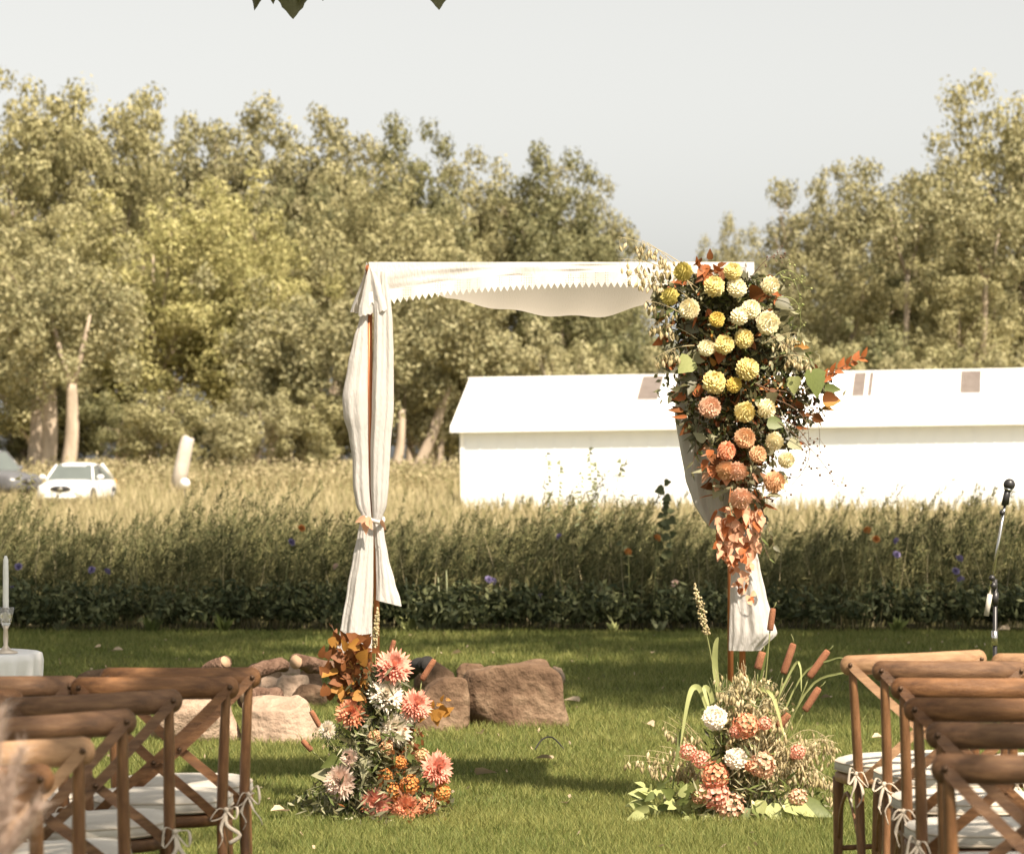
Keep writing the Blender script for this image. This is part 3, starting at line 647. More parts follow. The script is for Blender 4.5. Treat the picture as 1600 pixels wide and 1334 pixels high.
# ---------------------------------------------------------------- cars
def car(loc, rz, paint, lab, suv=False):
    c = empty('parked_car', loc, rz, lab, 'car', 'cars parked in the field')
    Hc = 1.78 if suv else 1.47; belt = 1.05 if suv else 0.93; L2 = 2.28; hw = 0.91
    def sec(y, w, zb, zt, rn=0.14):          # forward is -y
        V = []
        for k in range(20):
            a = 2*math.pi*(k+0.5)/20; ca, sa = math.cos(a), math.sin(a)
            ex = 0.38
            x = w*math.copysign(abs(ca)**ex,ca); z = (zb+zt)/2+(zt-zb)/2*math.copysign(abs(sa)**ex,sa)
            if z > zt-0.2: x *= 0.97
            V.append(Vector((x,y,z)))
        return V
    hood = belt-0.08
    st = [(-L2,0.62,0.42,0.66),(-L2+.08,0.78,0.28,0.74),(-L2+.35,0.88,0.20,hood-.08),(-L2+.9,hw,0.18,hood-.01),(-0.95,hw,0.18,belt),(0.2,hw+.01,0.18,belt+.01),
          (1.3,hw,0.18,belt+.03),(1.9,0.88,0.22,belt+(0.06 if suv else 0.0)),(2.2,0.82,0.30,belt-(0 if suv else .05)),(L2+.02,0.70,0.42,belt-.2)]
    V, Fc = [], []
    for s in st: V += sec(*s)
    n = 20
    for i in range(len(st)-1):
        for k in range(n): Fc.append((i*n+k, i*n+(k+1)%n, (i+1)*n+(k+1)%n, (i+1)*n+k))
    Fc += [tuple(range(n))[::-1], tuple((len(st)-1)*n+k for k in range(n))]
    part('body', (V,Fc), paint, c)
    # greenhouse as glass block, roof and pillars
    yb0, yt0, yt1, yb1 = -1.05, -0.42, (1.75 if suv else 0.95), (2.08 if suv else 1.75)
    wb, wt = 0.80, 0.60
    zt = Hc-0.07
    gv = [(-wb,yb0,belt-.02),(wb,yb0,belt-.02),(wb,yb1,belt-.02),(-wb,yb1,belt-.02),(-wt,yt0,zt),(wt,yt0,zt),(wt,yt1,zt),(-wt,yt1,zt)]
    g = part('window', ([Vector(v) for v in gv],[(0,1,5,4),(1,2,6,5),(2,3,7,6),(3,0,4,7),(4,5,6,7)]), M['glass'], c, False)
    rf = []
    for y, wr, z in ((yt0-.05,wt-.02,zt-.015),(yt0+.05,wt+.02,zt+.045),((yt0+yt1)/2,wt+.03,zt+.075),(yt1-.05,wt+.02,zt+.045),(yt1+.06,wt-.02,zt-.015)):
        rf.append([Vector((x*wr, y, z-0.055*abs(x)**3)) for x in (-1,-.6,0,.6,1)])
    V = [p for r in rf for p in r]; V += [p-Vector((0,0,.04)) for p in V]; Fc = []
    for i in range(4):
        for k in range(4): a = i*5+k; Fc += [(a,a+1,a+6,a+5),(a+25,a+30,a+31,a+26)]
    for i in range(4): Fc += [(i*5,i*5+5,i*5+30,i*5+25),(i*5+4,i*5+29,i*5+34,i*5+9)]
    for k in range(4): Fc += [(k,k+25,k+26,k+1),(20+k,21+k,46+k,45+k)]
    part('roof', (V,Fc), paint, c)
    for s in (-1,1):
        part('pillar', tube([(s*wb,yb0,belt-.03),(s*(wt+.01),yt0,zt)],0.035,6), paint, c)
        part('pillar', tube([(s*(wb+.0),0.25,belt-.03),(s*(wt+.015),0.2,zt)],0.035,6), M['black'], c)
        part('pillar', tube([(s*wb,yb1,belt-.03),(s*(wt+.01),yt1,zt)],0.06,6), paint, c)
        part('headlight', ball((s*0.62,-L2+.16,0.66),0.16,10,6,(1.25,0.7,0.42)), M['lamp'], c)
        part('mirror', ball((s*0.99,-0.82,belt+.06),0.11,10,6,(1.1,0.6,0.75)), paint, c)
        part('fog_lamp', ball((s*0.66,-L2+.10,0.38),0.07,8,6,(1.3,0.6,0.8)), M['black'], c)
        part('tail_lamp', ball((s*0.70,L2-.1,0.82),0.12,8,6,(1,.6,.8)), M['amber'], c)
        for y in (-1.42,1.40):
            w = part('wheel', xf(lathe([(0.22,-.11),(0.31,-.11),(0.335,-.07),(0.335,.07),(0.31,.11),(0.22,.11)],20), Matrix.Translation((s*0.82,y,0.335)) @ Matrix.Rotation(R(90),4,'Y')), M['rubber'], c)
            sp = [xf(lathe([(0.02,-.02),(0.21,-.02),(0.22,.0),(0.21,.02),(0.02,.02)],18), Matrix.Translation((s*0.925,y,0.335)) @ Matrix.Rotation(R(90),4,'Y'))]
            part('rim', join(sp), M['chrome'], w)
    part('grille', ball((0,-L2+.015,0.60),0.3,14,6,(1.35,0.16,0.40)), M['black'], c)
    part('badge', ball((0,-L2-.035,0.62),0.07,12,6,(1.25,0.25,0.85)), M['chrome'], c)
    part('bumper', tube(smoothpts([(-0.78,-L2+.22,0.36),(-0.4,-L2+.02,0.34),(0.4,-L2+.02,0.34),(0.78,-L2+.22,0.36)],4),0.055,6), paint if not suv else M['black'], c)
    return c
p = P(121,0,116); car((p.x,116,gz(116)), R(-7), M['carwhite'], 'white sedan facing the camera at the left of the field')
p = P(-22,0,128); car((p.x,128,gz(128)+.05), R(52), M['cargrey'], 'dark grey utility car cut by the left edge of the view', True)

# leaning pale stump and small white ball beyond the cars
def stump():
    D = 138; b = P(276,737,D); base = Vector((b.x,D,gz(D)))
    o = empty('leaning_stump', base, 0, 'pale leaning broken stump standing in the field right of the white car', 'stump')
    s = PX(D); tp = [base+Vector((0,0,-.1)), base+Vector((0.18,0,0.9)), base+Vector((0.42,0,2.05)), base+Vector((0.47,0,2.2))]
    vf = tube(tp,[0.34,0.31,0.27,0.20],10); v = [q+Vector((noise.noise(q*2)*.08,0,noise.noise(q*3)*.08)) for q in vf[0]]
    part('trunk', (v,vf[1]), M['deadwood'], o, org=base)
stump()
D = 112; p = P(289,755,D)
bo = empty('marker_ball', (p.x,D,gz(D)), 0, 'small white round marker in the grass below the leaning stump', 'marker')
part('ball', ball((0,0,p.z-gz(D)),0.17,14,10), M['wax'], bo); part('stake', tube([(0,0,-.1),(0,0,p.z-gz(D)-.15)],0.02,6), M['black'], bo)

# ---------------------------------------------------------------- boulders, stones and logs
def boulder(px0, px1, py0, py1, mkey, seed, lab, depth=0.8, name='boulder', cat='boulder', flat=0.55, group=None, e=0.55, nz=0.10):
    D = EYE*F/(py1-HZ); s = PX(D); w = (px1-px0)/s; dp = w*depth; D += dp*0.35
    s = PX(D); w = (px1-px0)/s; h = EYE-(py0-HZ)/s
    base = Vector((((px0+px1)/2-800)/s, D, 0))
    rr = random.Random(seed); vf = ball((0,0,0),1,26,18); V = []
    cuts = [(Vector((rr.gauss(0,1),rr.gauss(0,.9)-0.25,rr.gauss(0,.8))).normalized(), rr.uniform(0.72,0.95)) for _ in range(10)]
    for q in vf[0]:
        a = Vector([math.copysign(abs(t)**e, t) for t in q]); 
        for nrm, dd in cuts:
            k = a.dot(nrm)-dd
            if k > 0: a = a-nrm*k*0.92
        a = a*(1+nz*noise.fractal(a*1.6+Vector((seed,0,0)),0.8,2,5))
        V.append(a)
    xs = [a.x for a in V]; zs = [a.z for a in V]; mx, Mx_ = min(xs), max(xs); zt = max(zs)
    V = [Vector(((a.x-(mx+Mx_)/2)/(Mx_-mx)*w, a.y*dp*0.5, (a.z+flat)/(zt+flat)*h)) for a in V]
    V = [Vector((v.x,v.y,max(v.z,-0.04))) for v in V]
    me = mesh_py(name,(V,vf[1]),M[mkey],True); o = link(name, me, None, base)
    mod = o.modifiers.new('sub','SUBSURF'); mod.levels = 1; mod.render_levels = 1
    return tag(o, lab, cat, group)
boulder(716,893,1027,1138,'rockbrown',3,'largest brown boulder right of the left flowers, flat topped',0.8,e=0.62)
boulder(634,736,1056,1143,'rockbrown',9,'rounded brown boulder touching the largest one on its left',0.8,e=0.5)
boulder(712,775,1034,1100,'rockbrown',12,'small brown stone tucked behind the seam of the two right boulders',0.7)
boulder(645,712,1030,1085,'rockbrown',14,'dark stone behind the rounded boulder and the cattail',0.8)
boulder(376,514,1084,1162,'rockpale',5,'pale sunlit boulder left of the left flowers',0.7,e=0.6,flat=.35)
boulder(235,382,1086,1160,'rockpale',6,'pale boulder behind the front left chair',0.7,e=0.6)
boulder(120,196,1044,1098,'rockbrown',22,'dark low stone behind the left chairs',0.8)
G4 = 'stones of the fire ring'
for a in ((384,442,1034,1070,'rockbrown',31,'pinkish stone on the fire pile beside the pale cut log end'),
          (400,446,1056,1098,'rockpale',32,'split pale stone on the fire pile above the pale boulder'),
          (428,486,1052,1100,'rockpale',33,'angular grey stone on the fire pile next to the brown leaves'),
          (455,512,1068,1105,'rockbrown',34,'dark stone low on the fire pile under the brown leaves'),
          (350,392,1048,1082,'rockbrown',36,'brown stone on the fire pile just behind the front left chair rail end'),
          (430,470,1034,1062,'rockpale',37,'upper pale stone on the fire pile below the reddish log'),
          (466,506,1046,1080,'rockbrown',38,'dark wedge of stone on the fire pile touching the brown leaves'),
          (384,420,1062,1092,'rockbrown',39,'reddish stone on the fire pile between the two cut log ends'),
          (862,885,1040,1070,'rockpale',35,'small pale stone behind the right edge of the largest boulder')):
    boulder(*a, name='fire_stone', cat='stone', group=G4, nz=0.14)
def log(pa, pb, D, rpx, lab, mk='barkdark', endat=1, dD=0.15):
    a, b = P(*pa,D), P(*pb,D+dD); r = rpx/PX(D); base = Vector((a.x,D,0))
    o = empty('firewood_log', base, 0, lab, 'log', 'logs of the fire ring')
    v,f = tube(smoothpts([a,(a+b)/2+Vector((0,0,.01)),b],4), r, 14)
    v = [q+Vector((noise.noise(q*9),noise.noise(q*9+Vector((5,0,0))),noise.noise(q*9+Vector((0,5,0)))))*r*0.5 for q in v]
    part('bark', (v,f), M[mk], o, org=base)
    e = b if endat else a; d = (b-a).normalized()*(1 if endat else -1)
    part('cut_end', tube([e,e+d*0.006],r*0.86,14), M['cutwood' if mk != 'char' else 'char'], o, org=base)
DL = 19.6
log((325,1052),(352,1034),DL,11,'log sticking up behind the front left chair rail, bark side out',endat=1,dD=-.1)
log((446,1040),(396,1050),DL+.2,11,'log on the fire pile whose pale cut end faces left',endat=1,dD=-.3)
log((430,1088),(386,1090),18.9,14,'thick log with a round pale cut end beside the front left chair',endat=1,dD=-.25)
log((520,1045),(463,1034),DL-.2,13,'reddish log on top of the fire pile by the brown leaves',endat=1,dD=-.35)
log((640,1050),(668,1038),DL,13,'charred black log behind the coral flower',mk='char',endat=1,dD=-.2)

# ---------------------------------------------------------------- chairs
def slat(pts, w, t, ref=(0,1,0)):
    return tube(smoothpts(pts,4), 1.0, 4, True, (w*0.7071,t*0.7071), ref)
def flatbar(pts, w, t):
    """rectangular strip with rounded ends lying mostly in the XZ plane, thickness along Y"""
    pts = smoothpts(pts,4); n = len(pts); V, Fc = [], []
    for i, p in enumerate(pts):
        d = (pts[min(i+1,n-1)]-pts[max(i-1,0)]).normalized(); s = d.cross(Vector((0,1,0))).normalized()
        ww = w/2*(0.75 if i in (0,n-1) else 1)
        nn = Vector((0,1,0))*t/2
        V += [p+s*ww-nn, p+s*ww+nn, p-s*ww+nn, p-s*ww-nn]
    for i in range(n-1):
        for k in range(4): k2=(k+1)%4; Fc.append((i*4+k,i*4+k2,(i+1)*4+k2,(i+1)*4+k))
    Fc += [(3,2,1,0),tuple((n-1)*4+k for k in range(4))]
    return V, Fc
def seat_outline(s=1.0, z=0.0, n=36):
    pts = []
    for k in range(n):
        a = 2*math.pi*k/n; x = math.copysign(abs(math.cos(a))**0.62,math.cos(a)); y = math.copysign(abs(math.sin(a))**0.62,math.sin(a))
        w = 0.205+0.022*y; pts.append(Vector((x*w*s, y*0.20*s, z)))
    return pts
def seat_loft(prof):
    V, Fc = [], []; n = 36
    for s, z in prof: V += seat_outline(s,z,n)
    for i in range(len(prof)-1):
        for k in range(n): k2=(k+1)%n; Fc.append((i*n+k,i*n+k2,(i+1)*n+k2,(i+1)*n+k))
    Fc += [tuple(range(n))[::-1],tuple((len(prof)-1)*n+k for k in range(n))]
    return V, Fc
def make_chair_meshes(seed=0):
    d = []; q_ = random.Random(seed); J = lambda a: q_.gauss(0,a*.55)
    # curved top rail, rounded ends
    rp = []; rr = []
    tt = [-1,-.995,-.985,-.965,-.94,-.9]+[-.8+.1*q for q in range(17)]+[.9,.94,.965,.985,.995,1]
    for t in tt:
        rp.append(Vector((t*0.240, -0.274+0.062*t*t, 0.838-0.004*t*t))); 
        e = 1-abs(t); rr.append(0.033*min(1,math.sqrt(max(0,1-(1-min(1,e*8))**2))+0.03)*(0.95+0.05*abs(t)))
    d.append(('top_rail', tube(rp, rr, 16, True, (0.60,1.0), (0,0,1)), 'rail', None))
    for s in (-1,1):
        d.append(('back_post', tube(smoothpts([(s*.205,-.275,0),(s*.196,-.225,.24),(s*.192,-.205,.46),(s*.196,-.216,.62),(s*.204,-.232,.80),(s*.206,-.236,.835)],4),
                                    [0.014+0.005*math.sin(math.pi*min(1,i/18)) for i in range(21)],10,True,(0.85,1.1)), 'woodleg', None))
        d.append(('front_leg', tube(smoothpts([(s*.20,.19,0),(s*.192,.175,.22),(s*.185,.165,.44)],4),[0.0125+0.0009*i for i in range(9)],10), 'woodleg', None))
        y0 = -0.247 if s > 0 else -0.236
        d.append(('cross_slat', flatbar([(s*.220,-.252,.842),(s*.12,y0-.022,.74),(0,y0-.026+(.0),.625),(-s*.11,y0-.012,.53),(-s*.178,-.214,.462)],.027,.009), 'rail', None))
        d.append(('screw', ball((s*.216,-.2575,.838),.0075,8,6), 'bronze', None))
        # bentwood bracket under the seat, from front leg to seat side
        d.append(('bracket', tube(smoothpts([(s*.192,.16,.24),(s*.195,.10,.33),(s*.19,.0,.40),(s*.19,-.1,.33),(s*.194,-.19,.24)],4),.0085,8,True,(0.6,1.1)), 'woodleg', None))
        # cushion tie: knot, two loops, two tails round the rear post
        k = Vector((s*.205,-.232,.485)); tp = []
        tp.append(tube(smoothpts([k+Vector((-s*.035,.06,.0)),k+Vector((s*.014,.012,.004)),k],4),.0045,6,True,(1,.5)))
        tp.append(tube(smoothpts([k,k+Vector((s*.026+J(.008),-.012,.012+J(.012))),k+Vector((s*.030+J(.008),-.02,-.026+J(.012))),k],5),.0046,6,True,(1,.35)))
        tp.append(tube(smoothpts([k,k+Vector((-s*.024+J(.008),-.014,.004+J(.012))),k+Vector((-s*.040+J(.01),-.02,-.030+J(.015))),k+Vector((-s*.012,-.012,-.02)),k],5),.0046,6,True,(1,.35)))
        tp.append(tube(smoothpts([k,k+Vector((s*.012+J(.012),-.016,-.04)),k+Vector((s*.024+J(.02),-.02,-.07)),k+Vector((s*.030+J(.03),-.02,-.09+J(.03)))],4),.0050,6,True,(1.2,.35)))
        tp.append(tube(smoothpts([k,k+Vector((-s*.014+J(.012),-.018,-.045)),k+Vector((-s*.012+J(.02),-.022,-.08)),k+Vector((-s*.018+J(.03),-.022,-.115+J(.03)))],4),.0050,6,True,(1.2,.35)))
        tp.append(ball(k,.009,8,6))
        d.append(('tie', join(tp), 'cotton', None))
    d.append(('screw', ball((0,-.2785,.625),.0075,8,6), 'bronze', None))
    d.append(('seat', seat_loft([(0.93,.428),(1.0,.434),(1.01,.447),(1.0,.461),(0.95,.464)]), 'rail', None))
    d.append(('cushion', seat_loft([(0.90,.466),(0.985,.470),(1.005,.481),(1.0,.494),(0.96,.507),(0.8,.516),(0.4,.520),(0.02,.521)]), 'cushion', None))
    d.append(('piping', tube([p+Vector((0,0,.474)) for p in seat_outline(1.004)]+[seat_outline(1.004)[0]+Vector((0,0,.474))],.0032,5), 'cotton', 'cushion'))
    d.append(('piping', tube([p+Vector((0,0,.499)) for p in seat_outline(0.992)]+[seat_outline(0.992)[0]+Vector((0,0,.499))],.0030,5), 'cotton', 'cushion'))
    d.append(('stretcher', tube([(-.195,.175,.20),(.195,.175,.20)],.009,8), 'woodleg', None))
    d.append(('stretcher', tube([(-.198,-.228,.17),(.198,-.228,.17)],.009,8), 'woodleg', None))
    return [(n, mesh_py(n, vf, None, n not in ('cross_slat',)), mk, par) for n, vf, mk, par in d]
CHS = [make_chair_meshes(i) for i in range(4)]; CHN = [0]
for c_ in CHS:
    for n_, me_, mk_, p_ in c_: me_.materials.append(None)
def chair(pxc, D, yaw, wood, lab, roll=0.0):
    c = empty('cross_back_chair', ((pxc-800)/F*D, D+0.25, 0), yaw, lab, 'chair', 'wooden cross back chairs in rows')
    # origin so that the rail sits at distance D
    c.location = Vector(((pxc-800)/F*D,D,0)) - Matrix.Rotation(yaw,3,'Z') @ Vector((0,-0.25,0))
    c.rotation_euler = (0, -R(roll), yaw); c.location.z = 0.004
    cush = None
    CHN[0] += 1
    for n_, me_, mk_, par in CHS[CHN[0]%4]:
        o = bpy.data.objects.new(n_, me_); col.objects.link(o); o.parent = cush if par else c
        m_ = M[wood] if mk_ == 'rail' else M[mk_]
        o.material_slots[0].link = 'OBJECT'; o.material_slots[0].material = m_
        if n_ == 'cushion': cush = o
    return c
# left block
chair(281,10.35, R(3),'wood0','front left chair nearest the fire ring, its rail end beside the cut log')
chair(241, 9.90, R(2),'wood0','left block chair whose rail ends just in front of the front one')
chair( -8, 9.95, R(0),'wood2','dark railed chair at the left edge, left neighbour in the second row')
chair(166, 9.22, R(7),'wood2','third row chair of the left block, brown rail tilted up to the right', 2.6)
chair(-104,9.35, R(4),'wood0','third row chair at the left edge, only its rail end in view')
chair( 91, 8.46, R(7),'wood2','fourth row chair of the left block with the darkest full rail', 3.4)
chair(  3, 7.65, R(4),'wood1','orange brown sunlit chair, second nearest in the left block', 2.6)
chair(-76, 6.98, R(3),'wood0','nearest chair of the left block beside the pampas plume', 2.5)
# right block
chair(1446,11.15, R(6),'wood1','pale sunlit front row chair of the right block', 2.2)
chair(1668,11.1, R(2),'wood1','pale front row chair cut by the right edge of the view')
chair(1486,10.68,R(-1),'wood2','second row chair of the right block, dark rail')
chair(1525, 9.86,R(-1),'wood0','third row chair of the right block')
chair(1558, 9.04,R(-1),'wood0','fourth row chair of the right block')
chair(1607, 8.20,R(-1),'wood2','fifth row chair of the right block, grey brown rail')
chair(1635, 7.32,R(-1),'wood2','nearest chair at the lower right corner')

# ---------------------------------------------------------------- arch frame and cloth
DA, DB = 14.8, 15.6
sA = PX(DA)
ZT = EYE-(412-HZ)/sA
xl = (577-800)/sA; xr = (1160-800)/sA
arch_base = Vector(((xl+xr)/2, (DA+DB)/2, 0))
arch = empty('wedding_arch', arch_base, 0, 'square copper pipe wedding arch with four posts', 'arch')
for x in (xl,xr):
    for y in (DA,DB):
        part('post', tube([(x,y,0),(x,y,ZT-.022)],.0135,12), M['copper'], arch, org=arch_base)
        part('elbow', ball((x,y,ZT-.022),.019,10,8), M['copper'], arch, org=arch_base)
for y in (DA,DB): part('crossbar', tube([(xl,y,ZT-.022),(xr,y,ZT-.022)],.0125,12), M['copper'], arch, org=arch_base)
for x in (xl,xr): part('side_bar', tube([(x,DA,ZT-.022),(x,DB,ZT-.022)],.0125,12), M['copper'], arch, org=arch_base)

def lerp_table(tb, y):
    if y <= tb[0][0]: return tb[0][1:]
    for a, b in zip(tb, tb[1:]):
        if y <= b[0]:
            t = (y-a[0])/(b[0]-a[0]); t2 = t*t*(3-2*t)*0.5+t*0.5
            return tuple(a[i]+(b[i]-a[i])*t2 for i in range(1,len(a)))
    return tb[-1][1:]
def curtain(name, tb, D, seed, pleats=9, amp=0.10, nz=56, nth=110, depth=0.55, yoff=0.0, parent=None, org=None, hem=None, zig=0.0):
    """closed lofted cloth column: table rows (py, pxL, pxR)"""
    rr = random.Random(seed); V, Fc = [], []
    y0, y1 = tb[0][0], tb[-1][0]; s = PX(D)
    ph = [rr.uniform(0,6.28) for _ in range(5)]
    for i in range(nz):
        py = y0+(y1-y0)*i/(nz-1); L, Rr = lerp_table(tb, py); L = (L-800)/s; Rr = (Rr-800)/s
        cx, hw = (L+Rr)/2, (Rr-L)/2; z = EYE-(py-HZ)/s
        for k in range(nth):
            th = 2*math.pi*k/nth
            f = (math.sin(pleats*th+ph[0]+0.9*math.sin(i/nz*3+ph[1]))+0.55*math.sin((pleats*2-3)*th+ph[2]+i/nz*2.5)+0.3*math.sin((pleats*3+1)*th+ph[3]-i/nz*4))
            wr = 0.5*math.sin(py*0.045+ph[4]+2.2*math.cos(th))*math.sin(th*2+py*0.02)
            r = 1-amp*(1.0-f*0.5)+0.03*wr+0.07*noise.noise(Vector((math.cos(th)*1.3+seed*7,math.sin(th)*1.3,py*0.012)))+0.035*noise.noise(Vector((math.cos(th)*3+seed,math.sin(th)*3,py*0.03+9)))
            x = cx+hw*math.cos(th)*(r if abs(math.cos(th)) < 0.75 else (r+1)/2); y = D+yoff-hw*depth*math.sin(th)*r*1.1-0.10*hw*f*math.sin(th)
            zz = z
            if hem is not None and i > nz-6: zz = z-hem*(x-cx)/max(hw,.01)*(i-(nz-6))/5*0.5
            V.append(Vector((x,y,zz)))
    for i in range(nz-1):
        for k in range(nth): k2=(k+1)%nth; Fc.append((i*nth+k,(i+1)*nth+k,(i+1)*nth+k2,i*nth+k2))
    return part(name, (V,Fc), M['cloth'], parent, True, org)
lc = empty('left_curtain', (xl,DA,0), 0, 'white gauze curtain tied to the left post, with two hanging tails', 'curtain'); lo = Vector((xl,DA,0))
curtain('curtain_panel', [(425,582,590),(475,568,577),(500,561,575),(530,552,575),(570,543,575.5),(620,534,576),(650,536,576),(680,545,576),(720,551,577),(760,551,578),(790,556,580),(808,566,581),(816,568,581)], DA-.015, 1, 2, .10, parent=lc, org=lo, depth=.9)
curtain('curtain_panel', [(425,584,606),(475,582,612),(500,583,614),(560,582,616),(640,580,616),(700,578,611),(760,578,608),(790,580,605),(808,582,598),(816,581,594)], DA-.02, 2, 3, .10, parent=lc, org=lo, depth=.9)
curtain('curtain_tail', [(812,563,583),(835,558,584),(870,551,584),(920,542,584),(970,533,583),(1000,528,583),(1019,524,582.5)], DA-.03, 3, 4, .12, parent=lc, org=lo, depth=.45, hem=-.012)
curtain('curtain_tail', [(812,580,598),(835,584,601),(870,586,607),(910,586,618),(942,586,629)], DA-.02, 4, 3, .12, parent=lc, org=lo, depth=.5, hem=.03)
part('tie_band', shift(tube([(math.cos(a)*.05, math.sin(a)*.05, 0.01*math.sin(a*2)) for a in [2*math.pi*k/24 for k in range(25)]],.009,8), P(581,812,DA-.02)), M['cloth'], lc, org=lo)
rc = empty('right_curtain', (xr,DA,0), 0, 'white gauze curtain on the right post, swagging out left of the flowers', 'curtain'); ro = Vector((xr,DA,0))
curtain('curtain_panel', [(425,1130,1176),(470,1100,1180),(520,1078,1170),(570,1062,1160),(610,1054,1152),(650,1053,1150),(700,1061,1150),(745,1069,1146),(785,1082,1140),(808,1095,1135),(820,1105,1130),(826,1111,1124)], DA, 6, 3, .10, parent=rc, org=ro, depth=.36)
curtain('curtain_tail', [(800,1148,1172),(850,1144,1180),(885,1141,1188),(930,1139,1198),(965,1138,1207),(990,1137.5,1215),(1016,1138,1190)], DA-.02, 8, 4, .11, parent=rc, org=ro, depth=.42)
curtain('curtain_panel', [(418,1150,1178),(440,1152,1181),(470,1155,1184),(500,1158,1184),(560,1160,1180),(640,1155,1175),(760,1150,1172),(810,1150,1170)], DA-.02, 9, 3, .10, parent=rc, org=ro, depth=.8)

# canopy cloth over the top with a lace trimmed front
cn = empty('canopy_cloth', (arch_base.x,DA,ZT), 0, 'white cloth draped over the top of the arch with a zigzag lace hem', 'cloth'); co = Vector((arch_base.x,DA,ZT))
def sheet(fn, nu, nv):
    V = [fn(i/(nu-1), j/(nv-1)) for j in range(nv) for i in range(nu)]
    return V, [(j*nu+i, j*nu+i+1, (j+1)*nu+i+1, (j+1)*nu+i) for j in range(nv-1) for i in range(nu-1)]
def sagfn(u, v):
    x = xl-.005+(xr-xl+.03)*u
    b = math.exp(-((u-0.58)/(0.55 if u<.58 else 0.30))**2)*min(1,u*5)*min(1,(1-u)*5)
    z = ZT+.004-0.215*b*math.sin(math.pi*v)**0.8-0.006*math.sin(u*40+v*3)*math.sin(math.pi*v)
    return Vector((x, DA-.016+(DB-DA+.032)*v, z))
part('top_panel', sheet(sagfn,90,24), M['cloth'], cn, org=co)
lowtab = [(572,480),(610,474),(650,468),(700,461),(760,456),(820,452),(880,449),(940,448),(1000,449),(1060,452),(1120,456),(1176,460)]
lacew = 22
def fold_y(x, v): return 0.010*math.sin(x*9+v*2.5+math.sin(x*4))*v+0.008*math.sin(x*23+1+v*3)*v+0.005*noise.noise(Vector((x*3,v*4,2)))*min(1,v*3)
def frontfn(u, v):
    px = 577+(1178-577)*u; low = lerp_table(lowtab, px)[0]-lacew
    x = (px-800)/sA; z = ZT+.006+( (EYE-(low-HZ)/sA) - ZT-.006)*v
    return Vector((x, DA-.0175-fold_y(x,v)-0.02*v, z))
part('front_panel', sheet(frontfn,150,14), M['cloth'], cn, org=co)
def hemline():
    V, Fc = [], []; per = 9.8; npt = int((1178-577)/per)*2+1
    for i in range(npt):
        px = 577+i*per/2; low = lerp_table(lowtab, px)[0]; x = (px-800)/sA
        for q, yy in enumerate((low-lacew, low-lacew*0.6, low-7, low-7 if i%2 else low+1.5)):
            v = 1+q*0.1; V.append(Vector((x, DA-.0385-fold_y(x,1)-.001, EYE-(yy-HZ)/sA-(0.0005*q))))
    for i in range(npt-1):
        for q in range(3): a = i*4+q; Fc.append((a,a+4,a+5,a+1))
    return V, Fc
part('lace_hem', hemline(), M['lace'], cn, org=co, sm=False)
def leftfn(u, v):     # side drop over the left end, flaring outward at the front
    y = DA-.03+(DB-DA+.03)*u; fl = (0.052+0.012*math.sin(u*25))*v**1.2
    x0 = xl-.012+ (0.028 if u < .03 else 0)*0
    return Vector((x0-fl*(1-0.2*u)+0.01*math.sin(u*30+v*4)*v, y-0.02*v*(1-u), ZT+.006-0.215*v+0.02*u*v))
part('side_panel', sheet(leftfn,40,14), M['cloth'], cn, org=co)
def corner(u, v):     # the bunched corner in front of the left post
    a = lerp_table([(0,577,577),(0.3,571,590),(0.6,566,600),(0.85,561,609),(1,560,612)],v)
    px = a[0]+(a[1]-a[0])*u; py = 413+(493-413-12*u+3*abs(math.sin(u*22))*v)*v
    return P(px,py,DA-.05-0.012*math.sin(u*11)*v)
part('corner_fold', sheet(corner,30,16), M['cloth'], cn, org=co)
def rightfn(u, v):
    y = DA-.03+(DB-DA+.03)*u; return Vector((xr+.014+(0.03+0.012*math.sin(u*20))*v, y, ZT+.006-0.2*v))
part('side_panel', sheet(rightfn,30,12), M['cloth'], cn, org=co)
def crease_left():
    vf = sheet(lambda u,v: P(562+28*u, 484+14*v+3*math.sin(u*20)*v, DA-.055-.01*math.sin(u*15)),24,4); return vf
#part('lace_fringe', crease_left(), M['cloth'], cn, org=co)

# ---------------------------------------------------------------- flowers
def petal_quad(V, Fc, base, d, up, L, W, curl=0.3, mid=0.6):
    d = d.normalized(); s = d.cross(up).normalized(); n = s.cross(d).normalized(); b = len(V)
    V += [base-s*W*.22, base+s*W*.22, base+d*L*mid+s*W*.5+n*L*curl*.35, base+d*L*mid-s*W*.5+n*L*curl*.35, base+d*L+n*L*curl]
    Fc += [(b,b+1,b+2,b+3),(b+3,b+2,b+4)]
def ball_dahlia(seed, n=95, open_=1.72):
    """unit-radius pompon of cupped petals on a golden spiral, facing +Z"""
    rr = random.Random(seed); V, Fc = [], []
    core = ball((0,0,0),0.62,12,8); V += core[0]; Fc += core[1]
    wob = [rr.uniform(.88,1.06) for _ in range(7)]
    for i in range(n):
        t = (i+.5)/n; ph = math.acos(1-open_*t); th = i*2.39996+rr.uniform(-.1,.1)
        d = Vector((math.sin(ph)*math.cos(th), math.sin(ph)*math.sin(th), math.cos(ph)))
        e = Vector((math.cos(ph)*math.cos(th), math.cos(ph)*math.sin(th), -math.sin(ph)))
        base = d*0.55; L = (0.36+0.16*t)*rr.uniform(.85,1.12)*wob[int((th%6.28)/6.28*7)%7]; W = (0.17+0.22*math.sin(min(ph,1.6)))*1.1
        petal_quad(V,Fc,base,d*0.95+e*(0.35+.35*t),d.cross(e).cross(d), L, W, -0.22+rr.uniform(-.08,.08),0.6)
    return V, Fc
